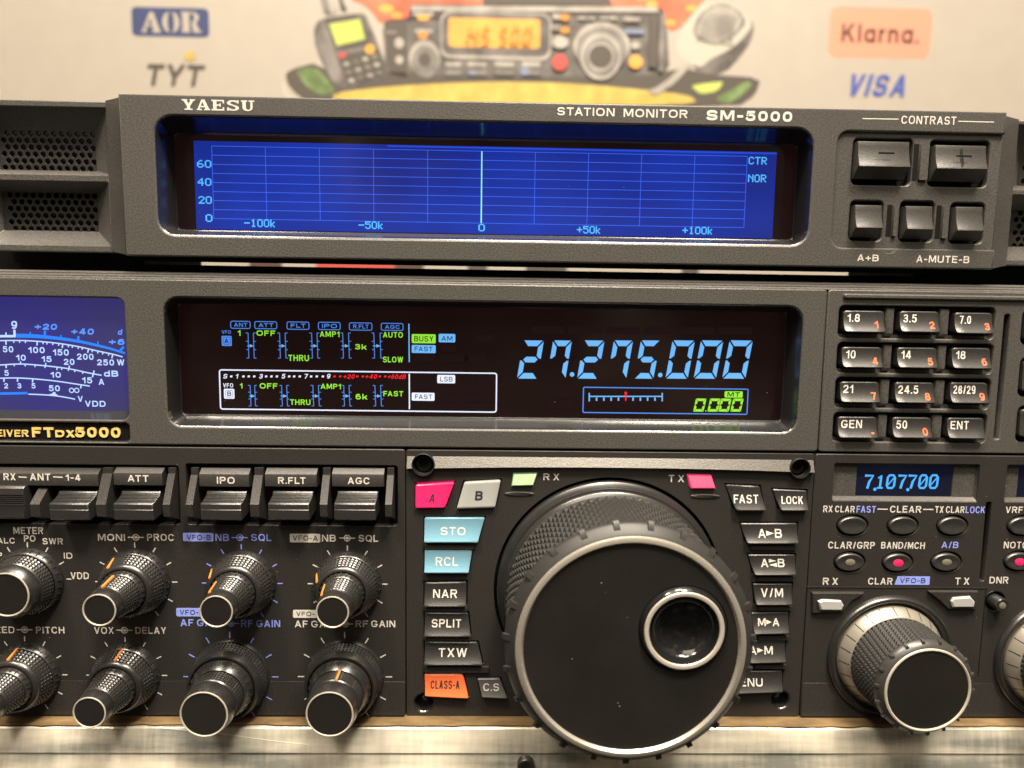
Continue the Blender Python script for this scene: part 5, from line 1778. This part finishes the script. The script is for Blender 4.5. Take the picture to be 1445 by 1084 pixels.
# ---------------- tuning dial module
drx = (P(1151.6, 690)[0] + P(1124.5, 1000)[0]) / 2
dc = P(858, 832)
SCR = [(597.8, 654.8, 16), (1126.7, 659.8, 14.5), (598, 991.6, 15.5), (1101.7, 987.5, 15)]
BTN = [  # name, material, quad px, text, text box, ink
    ('A', pinkkey, [(586.2, 684.7), (641, 681.4), (627.8, 716.5), (586.2, 717)], (605, 697, 615, 709), .02, 2, .18),
    ('B', greykey, [(655.4, 681), (706.6, 678.3), (698.3, 716.5), (644.4, 718)], (670, 693, 682, 706), .035, 2, .1),
    ('STO', teal, [(598.7, 731.8), (684, 731.8), (674, 765), (598.7, 765)], (621.7, 744.8, 656.8, 755.6), .02, 3, 0),
    ('RCL', teal, [(599, 777.4), (666.5, 777.4), (661, 808), (599, 808)], (614.7, 787.3, 646.3, 799), .01, 3, 0),
    ('NAR', keymat, [(598.7, 824), (658, 823), (657.6, 855.4), (598.7, 855.4)], (611, 833.3, 645, 844.3), .014, 0, 0),
    ('SPLIT', keymat, [(599, 866.5), (660, 867), (664, 897.5), (599, 897.5)], (609, 875.5, 650.7, 886.2), .014, 0, 0),
    ('TXW', keymat, [(599, 907.7), (673.4, 908.6), (681, 937.6), (599, 937.6)], (618.6, 916.5, 659, 927.8), .014, 0, 0),
    ('CLASS-A', orangekey, [(598.7, 953.4), (652.7, 953.4), (661, 984.7), (600, 982)], (607.5, 962, 648.5, 972.6), .02, 2, 0),
    ('C.S', midkey, [(673.4, 959.8), (705, 959.8), (715.5, 984.7), (680.3, 983.3)], (682, 966, 704, 975.6), .008, 0, 0),
    ('FAST', keymat, [(1025.7, 685.3), (1073.6, 687.5), (1080.5, 720), (1038.4, 720)], (1036, 699, 1070.8, 710.5), .014, 0, 0),
    ('LOCK', keymat, [(1092, 691.6), (1140.5, 693.8), (1140, 720), (1101.7, 720)], (1103.7, 701.3, 1134, 711.6), .014, 0, 0),
    ('A>B', keymat, [(1046.4, 740), (1127.2, 740), (1126, 766.4), (1054.7, 766.4)], (1070.5, 747.7, 1104.5, 759.2), .014, 0, 0),
    ('A*B', keymat, [(1057.5, 784.4), (1124, 784.4), (1122.5, 811), (1065, 811)], (1074.6, 790, 1108.7, 801), .014, 0, 0),
    ('V/M', keymat, [(1064.4, 825.5), (1119.7, 825.5), (1117.5, 853), (1067, 853)], (1074.6, 832, 1106, 843.3), .014, 0, 0),
    ('M>A', keymat, [(1062, 866.5), (1114.8, 865.7), (1112.8, 893.3), (1064, 894)], (1070.5, 874, 1100.4, 884.2), .014, 0, 0),
    ('A>M', keymat, [(1060, 905.8), (1110, 905.8), (1108.7, 934), (1058, 935)], (1058, 913.7, 1091.5, 924.4), .014, 0, 0),
    ('MENU', keymat, [(1040, 949.5), (1106, 949), (1104, 976), (1030, 977.8)], (1031, 959, 1077, 969), .014, 0, 0)]
BYF = -1.3
mb = MB()
holes = [cloop(dc[0], dc[1], 36.7, 96)]
holes += [cloop(*P(x, y), r_ / PXMM, 24) for x, y, r_ in SCR]
for nm, m, q, tb, bo_, ink, sh in BTN:
    w = [P(x, y, BYF) for x, y in q]
    cx, cz = sum(p[0] for p in w) / 4, sum(p[1] for p in w) / 4
    g = .38
    hl = [(x + math.copysign(g, x - cx), z + math.copysign(g, z - cz)) for x, z in w]
    if nm in ('M>A', 'A>M'):
        hl = [(max(x, P(1064, 900)[0]), z) for x, z in hl]
    if nm == 'MENU':
        hl = [(max(x, P(1045, 960)[0]), z) for x, z in hl]
    holes.append(hl)
lq = [[(724.6, 669.5), (757.9, 668.7), (752.3, 684.7), (721.9, 685.5)], [(971, 671), (1004.4, 671.7), (1009.3, 689), (975.3, 689)]]
for q in lq:
    w = [P(x, y, -.6) for x, y in q]
    cx, cz = sum(p[0] for p in w) / 4, sum(p[1] for p in w) / 4
    holes.append([(x + math.copysign(.3, x - cx), z + math.copysign(.3, z - cz)) for x, z in w])
plate(mb, rloop((dlx + .15, drx - .15, zB - .4, zM - .35), .8, 3), holes, 0, 3.0, .18)
for bx in ((599, 769.3, 669, 774.8), (599, 857.5, 659, 863), (599, 898.8, 664, 904.2), (599, 940.5, 690, 949)):
    X0, X1, Z0, Z1 = rect(*bx, -.5)
    mb.loft([(rloop((X0, X1, Z0, Z1), .15, 2), .1), (rloop((X0 + .1, X1 - .1, Z0 + .1, Z1 - .1), .15, 2), -.9)], 0, False, True)
for y0, xa, xb in ((770, 1056, 1124), (814, 1064, 1121), (855.5, 1066, 1117.5), (897, 1066, 1114), (937.5, 1062, 1110)):
    X0, X1, Z0, Z1 = rect(xa + 3, y0, xb, y0 + 6, -.5)
    mb.loft([(rloop((X0, X1, Z0, Z1), .15, 2), .1), (rloop((X0 + .1, X1 - .1, Z0 + .1, Z1 - .1), .15, 2), -.9)], 0, False, True)
for x, y in ((733, 697), (995.5, 700.5)):      # scooped notches under the lamps
    c = P(x, y, -.1)
    mb.loft([([(c[0] + 4.9 * math.cos(t * .2618), c[1] + .75 * math.sin(t * .2618)) for t in range(24)], -.03), ([(c[0] + 4.2 * math.cos(t * .2618), c[1] + .5 * math.sin(t * .2618)) for t in range(24)], -.35)], 0, False, True)
dpan = mb.build('dial_panel', module, rig)
mb = MB()
mb.box(dlx + .5, drx - .5, 3.4, 3.7, zB, zM - 1)
mb.build('dial_panel_well', dark, rig)

# bright bevelled strip over the dial, cut round the two screws
mb = MB()
zt_ = P(860, 644.5, .2)[1]
sc1, sc2 = P(SCR[0][0], SCR[0][1]), P(SCR[1][0], SCR[1][1])
r1_, r2_ = SCR[0][2] / PXMM + .05, SCR[1][2] / PXMM + .05
Xa, Xb = dlx + .5, drx - .6


def zlow(X):
    t = (X - Xa) / (Xb - Xa)
    return P(860, 660.0, -1.6)[1] - .95 * abs(2 * t - 1) ** 2


def bite(c, r, z):
    return math.sqrt(max(r * r - (z - c[1]) ** 2, 0))


def strip_piece(fl, fr, n):
    m = 8
    b = len(mb.v)
    for k in range(n + 1):
        t = k / n
        X = None
        for j in range(m + 1):
            z0 = zlow(fl(zt_) + (fr(zt_) - fl(zt_)) * t)
            z = zt_ + (z0 - zt_) * j / m
            X = fl(z) + (fr(z) - fl(z)) * t
            mb.v.append((X, .2 - 1.8 * j / m, z))
        mb.v.append((X, .2, z - .3))
    w = m + 2
    for k in range(n):
        for j in range(m + 1):
            a = b + k * w + j
            mb.face([a, a + 1, a + w + 1, a + w], 0)


strip_piece(lambda z: sc1[0] + bite(sc1, r1_, z), lambda z: sc2[0] - bite(sc2, r2_, z), 24)
strip_piece(lambda z: Xa, lambda z: sc1[0] - bite(sc1, r1_, z), 3)
strip_piece(lambda z: sc2[0] + bite(sc2, r2_, z), lambda z: Xb, 3)
mb.build('silver_strip', silver, rig)

screwm = mat('black_screw', (0.012, 0.012, 0.012), 0.45, spec=0.35)
for x, y, r_ in SCR:
    c = P(x, y)
    rr = r_ / PXMM
    mb = MB()
    mb.lathe(c[0], c[1], [(.3, rr), (.0, rr - .15), (.3, rr - .4), (4.0, rr - .5), (4.0, .01)], 32)
    if y < 900:
        mb.lathe(c[0], c[1], [(.3, rr + .1), (-1.55, rr + .1), (-1.65, rr - .05), (-1.6, rr - .25), (.9, rr - .35)], 36)
        mb.lathe(c[0], c[1], [(3.6, rr - .6), (1.2, rr - .7), (.9, rr - 1.1), (.9, rr * .52), (1.1, rr * .5), (1.1, rr * .4)], 32)
        mb.loft([(cloop(c[0], c[1], rr * .4, 6), 1.1), (cloop(c[0], c[1], rr * .36, 6), 2.6)], 0, False, True, smooth=False)
    else:
        mb.lathe(c[0], c[1], [(3.9, 1.2), (3.2, 1.2), (3.0, .8), (3.4, .01)], 20)
    mb.build('screw', satin if y > 900 else screwm, rig)

for nm, m, q, tb, bo_, ink, sh in BTN:
    w = [P(x, y, BYF) for x, y in q]
    mb = MB()
    sc_ = .25 if nm in ('A', 'B') else (1.9 if m is keymat else 1.5)
    yf = key(mb, w, BYF + sc_ * .5, 3.3, sc_, .5 if nm in ('A', 'B') else .35)
    k_ = mb.build('push_button', m, rig)
    if nm in ('A', 'B', 'STO', 'RCL', 'CLASS-A'):
        k_['label'] = {'A': 'glowing pink button lettered A', 'B': 'light grey button lettered B', 'STO': 'teal blue button lettered STO',
                       'RCL': 'teal blue button lettered RCL', 'CLASS-A': 'orange button lettered CLASS-A'}[nm]
    mb = MB()
    yl = lambda z: yf(z) - .07
    if nm in ('A>B', 'M>A', 'A>M', 'A*B'):
        x0, y0, x1, y1 = tb
        wd = x1 - x0
        l, r_ = nm[0], nm[2]
        wl = .31 if l == 'A' else .36
        wr2 = .31 if r_ != 'M' else .36
        text(mb, l, (x0, y0, x0 + wd * wl, y1), BYF, 0, bold=bo_, yfun=yl)
        text(mb, r_, (x1 - wd * wr2, y0, x1, y1), BYF, 0, bold=bo_, yfun=yl)
        xa, xb = x0 + wd * (wl + .03), x1 - wd * (wr2 + .03)
        hgt = y1 - y0
        if nm != 'A*B':
            tri = [[(xa, y0 + hgt * .2), (xb, y0 + hgt * .5), (xa, y0 + hgt * .8)]]
        else:
            tri = [[(xa, y0 + hgt * .02), (xb, y0 + hgt * .25), (xa, y0 + hgt * .48)], [(xb, y0 + hgt * .5), (xb, y0 + hgt * .98), (xa, y0 + hgt * .74)]]
        for t in tri:
            pts = [P(x, y, BYF) for x, y in t]
            mb.add([(x, yl(z), z) for x, z in pts], [(0, 1, 2)], 0, False)
    else:
        text(mb, nm, tb, BYF, 0, bold=bo_, yfun=yl, shear=sh)
    mb.build('button_lettering', {0: white_ink, 2: dark_ink, 3: white_ink}[ink], k_)
for q, m, lb in ((lq[0], greenled, 'pale green receive lamp'), (lq[1], pinkled, 'lit pink transmit lamp')):
    w = [P(x, y, -.6) for x, y in q]
    mb = MB()
    cx, cz = sum(p[0] for p in w) / 4, sum(p[1] for p in w) / 4
    ins = [(cx + (x - cx) * .93, cz + (z - cz) * .85) for x, z in w]
    low = [(cx + (x - cx) * .98, cz + (z - cz) * .97) for x, z in w]
    mb.loft([(w, 3.0), (w, -.2), (low, [-.4, -.4, -.95, -.95]), (ins, [-.55, -.55, -1.1, -1.1])], 0, False, True, smooth=False)
    o = mb.build('indicator_lamp', m, rig)
    o['label'] = lb
mb = MB()
text(mb, 'R X', (766.8, 668.3, 789.3, 677.8), -.05, 0, bold=.014)
text(mb, 'T X', (943.5, 670.3, 965.6, 680.3), -.05, 0, bold=.014)
mb.build('lamp_lettering', white_ink, dpan)

flange = mat('dial_rim_black', (0.024, 0.023, 0.022), 0.47, spec=0.45, grain=0.03, gscale=2600)
# the dial itself
mb = MB()
mb.lathe(dc[0], dc[1], [(3.3, 35.7), (-.9, 35.7), (-1.25, 35.5), (-1.5, 35.1), (-3.8, 34.3), (-4.15, 34.1), (-4.25, 33.5), (-4.6, 33.35), (-4.7, 33.6), (-5.2, 33.5), (-5.5, 33.2), (-6.0, 32.2)], 160, 1)
mb.knurl(dc[0], dc[1], -6.0, 31.9, -35.6, 31.9, 152, 13, 1.15, 0)
mb.lathe(dc[0], dc[1], [(-35.5, 32.2), (-35.7, 33.4), (-36.0, 33.7), (-36.6, 33.7), (-37.2, 33.2), (-39.3, 31.3), (-39.5, 30.9)], 160, 2)
N = 23
for k in range(N):
    a = rad(90 + 360.0 * (k + .5) / N)
    ca, sa = math.cos(a), math.sin(a)
    v = []
    for y, r0, r1 in ((-36.9, 32.4, 34.5), (-38.5, 31.4, 33.7)):
        for s in (-1, 1):
            for r_ in (r0, r1):
                w_ = .9 if r_ == r0 else .75
                v.append((dc[0] + r_ * ca - s * w_ * sa, y, dc[1] + r_ * sa + s * w_ * ca))
    v = [(x, y + (.5 if i in (5, 7) else 0), z) for i, (x, y, z) in enumerate(v)]
    mb.add(v, [(0, 1, 5, 4), (3, 2, 6, 7), (1, 3, 7, 5), (0, 2, 3, 1), (4, 5, 7, 6)], 2, False)
dial = mb.build('tuning_dial', [rubber, satin, flange], rig, angle=45)
mb = MB()
mb.lathe(dc[0], dc[1], [(-39.3, 30.95), (-39.9, 30.7), (-40.2, 30.1), (-40.2, 29.3), (-39.6, 28.7), (-39.2, 28.6)], 160)
mb.build('trim_ring', chrome, dial)
pc = P(965.6, 890, -40.4)
mb = MB()
plate(mb, cloop(dc[0], dc[1], 28.75, 128), [cloop(pc[0], pc[1], 11.9, 64)], -39.4, 1.0, .12)
mb.build('dial_face', facem, dial)
mb = MB()
mb.lathe(pc[0], pc[1], [(-38.6, 11.9), (-39.3, 11.75), (-40.3, 11.4), (-40.7, 10.9), (-40.6, 10.7)], 72)
prof = [(-40.55, 9.35), (-40.0, 9.1)]
for k in range(13):
    t = k / 12
    r_ = 8.9 * (1 - t) + .01
    prof.append((-35.4 - 4.4 * (1 - math.sqrt(max(1 - (r_ / 9.2) ** 2, 0))) , r_))
mb.lathe(pc[0], pc[1], prof, 72)
mb.build('finger_dimple', gloss, dial, angle=60)
mb = MB()
mb.lathe(pc[0], pc[1], [(-40.5, 10.75), (-40.85, 10.5), (-40.9, 10.0), (-40.8, 9.55), (-40.4, 9.3)], 72)
mb.build('dimple_ring', brushed, dial)

# ---------------- right lower module
mb = MB()
so = qrect((1177, 655), (1382.5, 655.5), (1379.5, 708), (1175.5, 707))
sub2 = (P(1421, 670)[0], P(1560, 670)[0], so[2], so[3])
kc = P(1254.8, 925.7)
kc2 = P(1489, 930)
pb = P(1404, 848.3)
gv = (P(1392, 760)[0] - 1.0, P(1392, 760)[0] + .6, P(1386, 820)[1], P(1400, 709)[1])
ov = [(1204, 742.3, 21, 13.2), (1275.3, 742.5, 21, 13.2), (1345.3, 742.8, 21, 13.2), (1444.5, 743, 21, 13.2), (1200, 794, 21, 13.2), (1267.8, 794.5, 21, 13.2), (1336.5, 794, 21, 13.2), (1439.5, 793, 21, 13.2)]


def ell(c, rx, ry, n=36):
    return [(c[0] + rx * math.cos(2 * math.pi * k / n), c[1] + ry * math.sin(2 * math.pi * k / n)) for k in range(n)]


holes = [rloop(so, .5, 3), rloop(sub2, .5, 3), rloop(gv, .4, 2), cloop(pb[0], pb[1], 3.4, 28), cloop(kc[0], kc[1], 20.2, 72)]
if kc2[0] + 20.3 < XR - 1:
    holes.append(cloop(kc2[0], kc2[1], 20.2, 72))
for x, y, a, b_ in ov:
    holes.append(ell(P(x, y, -.5), (a + 2.8) / PXMM, (b_ + 2.8) / PXMM))
plate(mb, rloop((drx + .15, XR, zB, zM - .35), .8, 3), holes, 0, 3.0, .3)
lx0 = drx + .3
mb.loft([([(lx0, zB), (XR - .2, zB), (XR - .2, lows), (lx0, lows)], .1), ([(lx0 + .1, zB + .1), (XR - .3, zB + .1), (XR - .3, lows - .1), (lx0 + .1, lows - .1)], [-.75, -.75, -.04, -.04])], 0, False, True, smooth=False)
# low step under the captions, and the two lamp housings
zs = P(1260, 829)[1]
mb.box(P(1138, 830)[0], P(1394, 830)[0], -.22, .05, zs - .08, zs + .08)
for q in ([(1146, 836), (1219, 836), (1202, 846), (1190, 864), (1146, 866)], [(1310, 834), (1380, 834), (1378, 860), (1338, 860), (1325, 846)]):
    w = [P(x, y, -.8) for x, y in q]
    cx, cz = sum(p[0] for p in w) / 5, sum(p[1] for p in w) / 5
    ins = [(cx + (x - cx) * .97, cz + (z - cz) * .9) for x, z in w]
    mb.loft([(w, .1), (w, -.5), (ins, -1.1)], 0, False, True, smooth=False)
sy_ = P(1385, 900)[0]
span = mb.build('side_panel', module, rig)
mb = MB()
mb.box(sy_ - .15, sy_ + .15, -.06, .3, P(1380, 955)[1], P(1392, 832)[1])
mb.build('panel_seam', dark, rig)
mb = MB()
mb.box(drx + .5, XR - .5, 3.5, 3.8, zB, zM - 1)
mb.build('side_panel_well', dark, rig)

si = qrect((1208, 655), (1345, 656), (1342.5, 701), (1206.5, 700.5), 2.2)
for so_, si_, first in ((so, si, True), (sub2, (sub2[0] + 5, sub2[1] - 3, si[2], si[3]), False)):
    mb = MB()
    mb.loft([(rloop(grow(so_, .04), .5, 3), .35), (rloop((so_[0] + .1, so_[1] - .1, so_[2] + 1.1, so_[3] - .1), .4, 3), 1.7), (rloop((si_[0], si_[1], si_[2], si_[3] + .02), .4, 3), 1.8), (rloop(grow(si_, -.1), .3, 3), 2.2)])
    mb.build('small_display_bezel', panel, rig)
    mb = MB()
    mb.slab(rloop(grow(si_, .05), .3, 2), 2.2, 3.4)
    sd = mb.build('small_display', sub_glass, rig)
    if first:
        mb = MB()
        xs_ = [(1219, 1234), (1236, 1250), (1250.5, 1265), (1266, 1280.5), (1280.5, 1295), (1296, 1310), (1311, 1325.5)]
        for ch, (a, b_) in zip('7107700', xs_):
            bx = (a, 670, b_ , 689.5)
            r = rect(*bx, 2.15)
            w, h = r[1] - r[0], r[3] - r[2]
            S = lambda u, v: (r[0] + u * w * .86 + .28 * v, r[2] + v * h)
            if ch == '7':
                mb.polyline([S(0, .93), S(.9, .93), S(.55, .5), S(.42, 0)], .78, 2.14, 0)
            elif ch == '1':
                mb.polyline([S(.2, .75), S(.5, .95), S(.5, .04)], .72, 2.14, 0)
                mb.polyline([S(.15, .05), S(.85, .05)], .55, 2.13, 0)
            else:
                o_ = [S(*p) for p in ((.08, .2), (.08, .8), (.25, .96), (.7, .96), (.9, .8), (.9, .2), (.72, .04), (.25, .04))]
                mb.frame(o_, .72, 2.14, 0)
                mb.polyline([S(.2, .25), S(.78, .78)], .4, 2.13, 0)
        for x, y in ((1234.5, 690.5), (1281, 691)):
            c = P(x, y, 2.15)
            mb.sheet(cloop(c[0], c[1], .55, 10), 2.12, 0)
        mb.build('small_display_digits', sub_blue, sd)

mb = MB()   # 0 grey 1 blue 2 dark
for s, bx, m in (('RX CLAR', (1161.8, 713.8, 1206, 723), 0), ('FAST', (1208.8, 714, 1236, 723.5), 1), ('CLEAR', (1256, 714, 1300, 723.5), 0), ('TX CLAR', (1319.6, 714.5, 1361, 723.8), 0), ('LOCK', (1362.7, 714.8, 1390, 724.3), 1), ('VRF', (1419, 715, 1443.5, 724), 0),
                 ('CLAR/GRP', (1168.7, 764.6, 1234.5, 774.3), 0), ('BAND/MCH', (1243.5, 765, 1305, 774.5), 0), ('A/B', (1328.7, 764.5, 1352.5, 773.5), 1), ('NOTCH', (1416.5, 764.5, 1459, 774), 0),
                 ('R X', (1161.3, 815.5, 1182.6, 825.3), 0), ('CLAR', (1225, 815.5, 1259.5, 825), 0), ('T X', (1348, 815.3, 1368, 825), 0), ('DNR', (1396.3, 814, 1423, 823.5), 0)):
    text(mb, s, bx, -.05, m, bold=.016)
mb.line(P(1238, 718.5), P(1252.6, 718.7), .34, -.05, 0)
mb.line(P(1302.5, 718.8), P(1317, 719), .34, -.05, 0)
badge(mb, 'VFO-B', (1262.5, 813.3, 1312, 825.3), -.05, 1, 2, (1270, 815.8, 1306, 822.8), slant=.9, bold=.008)
mb.build('printed_legend', [white_ink, blue_ink, dark_ink], span)

for k, (x, y, a, b_) in enumerate(ov):
    c = P(x, y, -.8)
    rx, ry = a / PXMM, b_ / PXMM
    mb = MB()
    L_ = []
    for s, yy in ((1.0, 3.3), (1.0, -.3), (.96, -.62), (.88, -.8), (.72, -.78), (.45, -.62), (.2, -.56)):
        L_.append((ell(c, rx - (1 - s) * ry, ry * s), yy))
    mb.loft(L_, 0, False, True)
    o = mb.build('oval_button', keymat, rig)
    if k > 3:
        mb = MB()
        mb.loft([(ell(P(x, y, -.65), 1.6, 1.15, 20), -.4), (ell(P(x, y, -.65), 1.6, 1.15, 20), -.68), (ell(P(x, y, -.65), 1.2, .85, 20), -.82)], 0, False, True)
        mb.build('button_lamp', redled if k in (5, 7) else dull_led, o)

for q in ([(1153.5, 848), (1160, 845.5), (1186, 847), (1190, 854), (1187, 861), (1157, 860.5)], [(1341, 848), (1344, 843), (1368, 841), (1374.5, 849), (1373, 856.5), (1343, 856.5)]):
    w = [P(x, y, -1.2) for x, y in q]
    cx, cz = sum(p[0] for p in w) / 6, sum(p[1] for p in w) / 6
    ins = [(cx + (x - cx) * .9, cz + (z - cz) * .75) for x, z in w]
    mb = MB()
    mb.loft([(w, -.9), (w, -1.5), (ins, -2.0)], 0, False, True, smooth=False)
    mb.build('indicator_lamp', clear_led, rig)

mb = MB()
mb.lathe(pb[0], pb[1], [(.4, 3.7), (-.1, 3.5), (.1, 3.25), (3.2, 3.2)], 28)
mb.lathe(pb[0], pb[1], [(3.4, 2.35), (-3.2, 2.3), (-3.6, 2.05), (-3.6, 1.2), (-3.5, 1.15)], 28)
o = mb.build('round_button', satin, rig)
mb = MB()
mb.lathe(pb[0], pb[1], [(-3.4, 1.15), (-3.65, 1.05), (-3.75, .6), (-3.78, .01)], 20)
mb.build('button_lamp', dull_led, o)


def sub_knob(c, full=True):
    mb = MB()
    mb.lathe(c[0], c[1], [(.4, 20.75), (-.6, 20.6), (-1.5, 20.2), (-1.9, 19.6), (-1.6, 18.9), (.0, 17.7), (2.9, 17.6)], 120)
    col = mb.build('sub_dial', satin, rig, angle=60)
    mb = MB()
    mb.lathe(c[0], c[1], [(2.9, 17.35), (-1.0, 17.35), (-1.3, 17.2), (-4.5, 15.4), (-4.7, 15.0)], 120)
    mb.build('silver_skirt', skirtm, col)
    mb = MB()
    for k in range(24):
        a = rad(90 + 15 * k + 3)
        ca, sa = math.cos(a), math.sin(a)
        w_ = .13
        v = []
        for y, r_ in ((-1.2, 17.27), (-4.45, 15.45)):
            for s in (-1, 1):
                v.append((c[0] + (r_ + .02) * ca - s * w_ * sa, y - .03, c[1] + (r_ + .02) * sa + s * w_ * ca))
        mb.add(v, [(0, 1, 3, 2)], 0, False)
    mb.build('skirt_notches', dark, col)
    mb = MB()
    mb.studs(c[0], c[1], -4.4, 14.5, -17.9, 14.0, 56, 10, .72, .2, 1.2, 0)
    mb.lathe(c[0], c[1], [(-17.8, 14.3), (-18.0, 14.8), (-18.4, 15.0), (-19.0, 14.9), (-19.9, 14.2), (-20.8, 13.3), (-20.9, 13.0)], 112, 0)
    N = 18
    for k in range(N):
        a = rad(90 + 360 * (k + .35) / N)
        ca, sa = math.cos(a), math.sin(a)
        v = []
        for y, r0, r1 in ((-19.0, 14.2, 15.4), (-20.1, 13.6, 14.95)):
            for s in (-1, 1):
                for r_ in (r0, r1):
                    w_ = .5 if r_ == r0 else .36
                    v.append((c[0] + r_ * ca - s * w_ * sa, y, c[1] + r_ * sa + s * w_ * ca))
        mb.add(v, [(0, 1, 5, 4), (3, 2, 6, 7), (1, 3, 7, 5), (0, 2, 3, 1), (4, 5, 7, 6)], 0, False)
    mb.build('knob_grip', rubber, col, angle=45)
    mb = MB()
    mb.lathe(c[0], c[1], [(-20.8, 13.1), (-21.2, 12.95), (-21.3, 12.6), (-21.1, 12.25), (-20.8, 12.2)], 112)
    mb.build('trim_ring', brushed, col)
    mb = MB()
    mb.lathe(c[0], c[1], [(-20.7, 12.25), (-20.92, 12.2), (-20.96, 8.0), (-20.96, .01)], 64)
    mb.build('knob_cap', facem, col)


sub_knob(kc)
if kc2[0] + 20.3 < XR - 1:
    sub_knob(kc2)

# ---------------- a little dust on the faces
dustm = mat('dust', (0.62, 0.58, 0.50), 0.9, spec=0.1)


def dust(n, x0, y0, x1, y1, Y, parent, smin=.05, smax=.13):
    mb = MB()
    for _ in range(n):
        c = P(random.uniform(x0, x1), random.uniform(y0, y1), Y)
        r = random.uniform(smin, smax) * random.choice((1, 1, .7))
        a0 = random.uniform(0, 6.28); sx = random.uniform(.6, 1.8)
        mb.sheet([(c[0] + r * sx * math.cos(a0 + k * 1.0472) , c[1] + r * math.sin(a0 + k * 1.0472)) for k in range(6)], Y - random.uniform(0, .02), 0)
    o = mb.build('dust', dustm, parent)
    o['kind'] = 'stuff'


dust(9, 740, 790, 1000, 1040, -39.48, dial)
dust(22, 262, 440, 1095, 585, 9.86, win, .04, .09)
dust(16, 280, 205, 1085, 330, 10.80, glass, .04, .09)
dust(40, 10, 640, 565, 955, -.04, cpan, .04, .09)
dust(26, 1165, 655, 1440, 940, -.06, span, .04, .09)
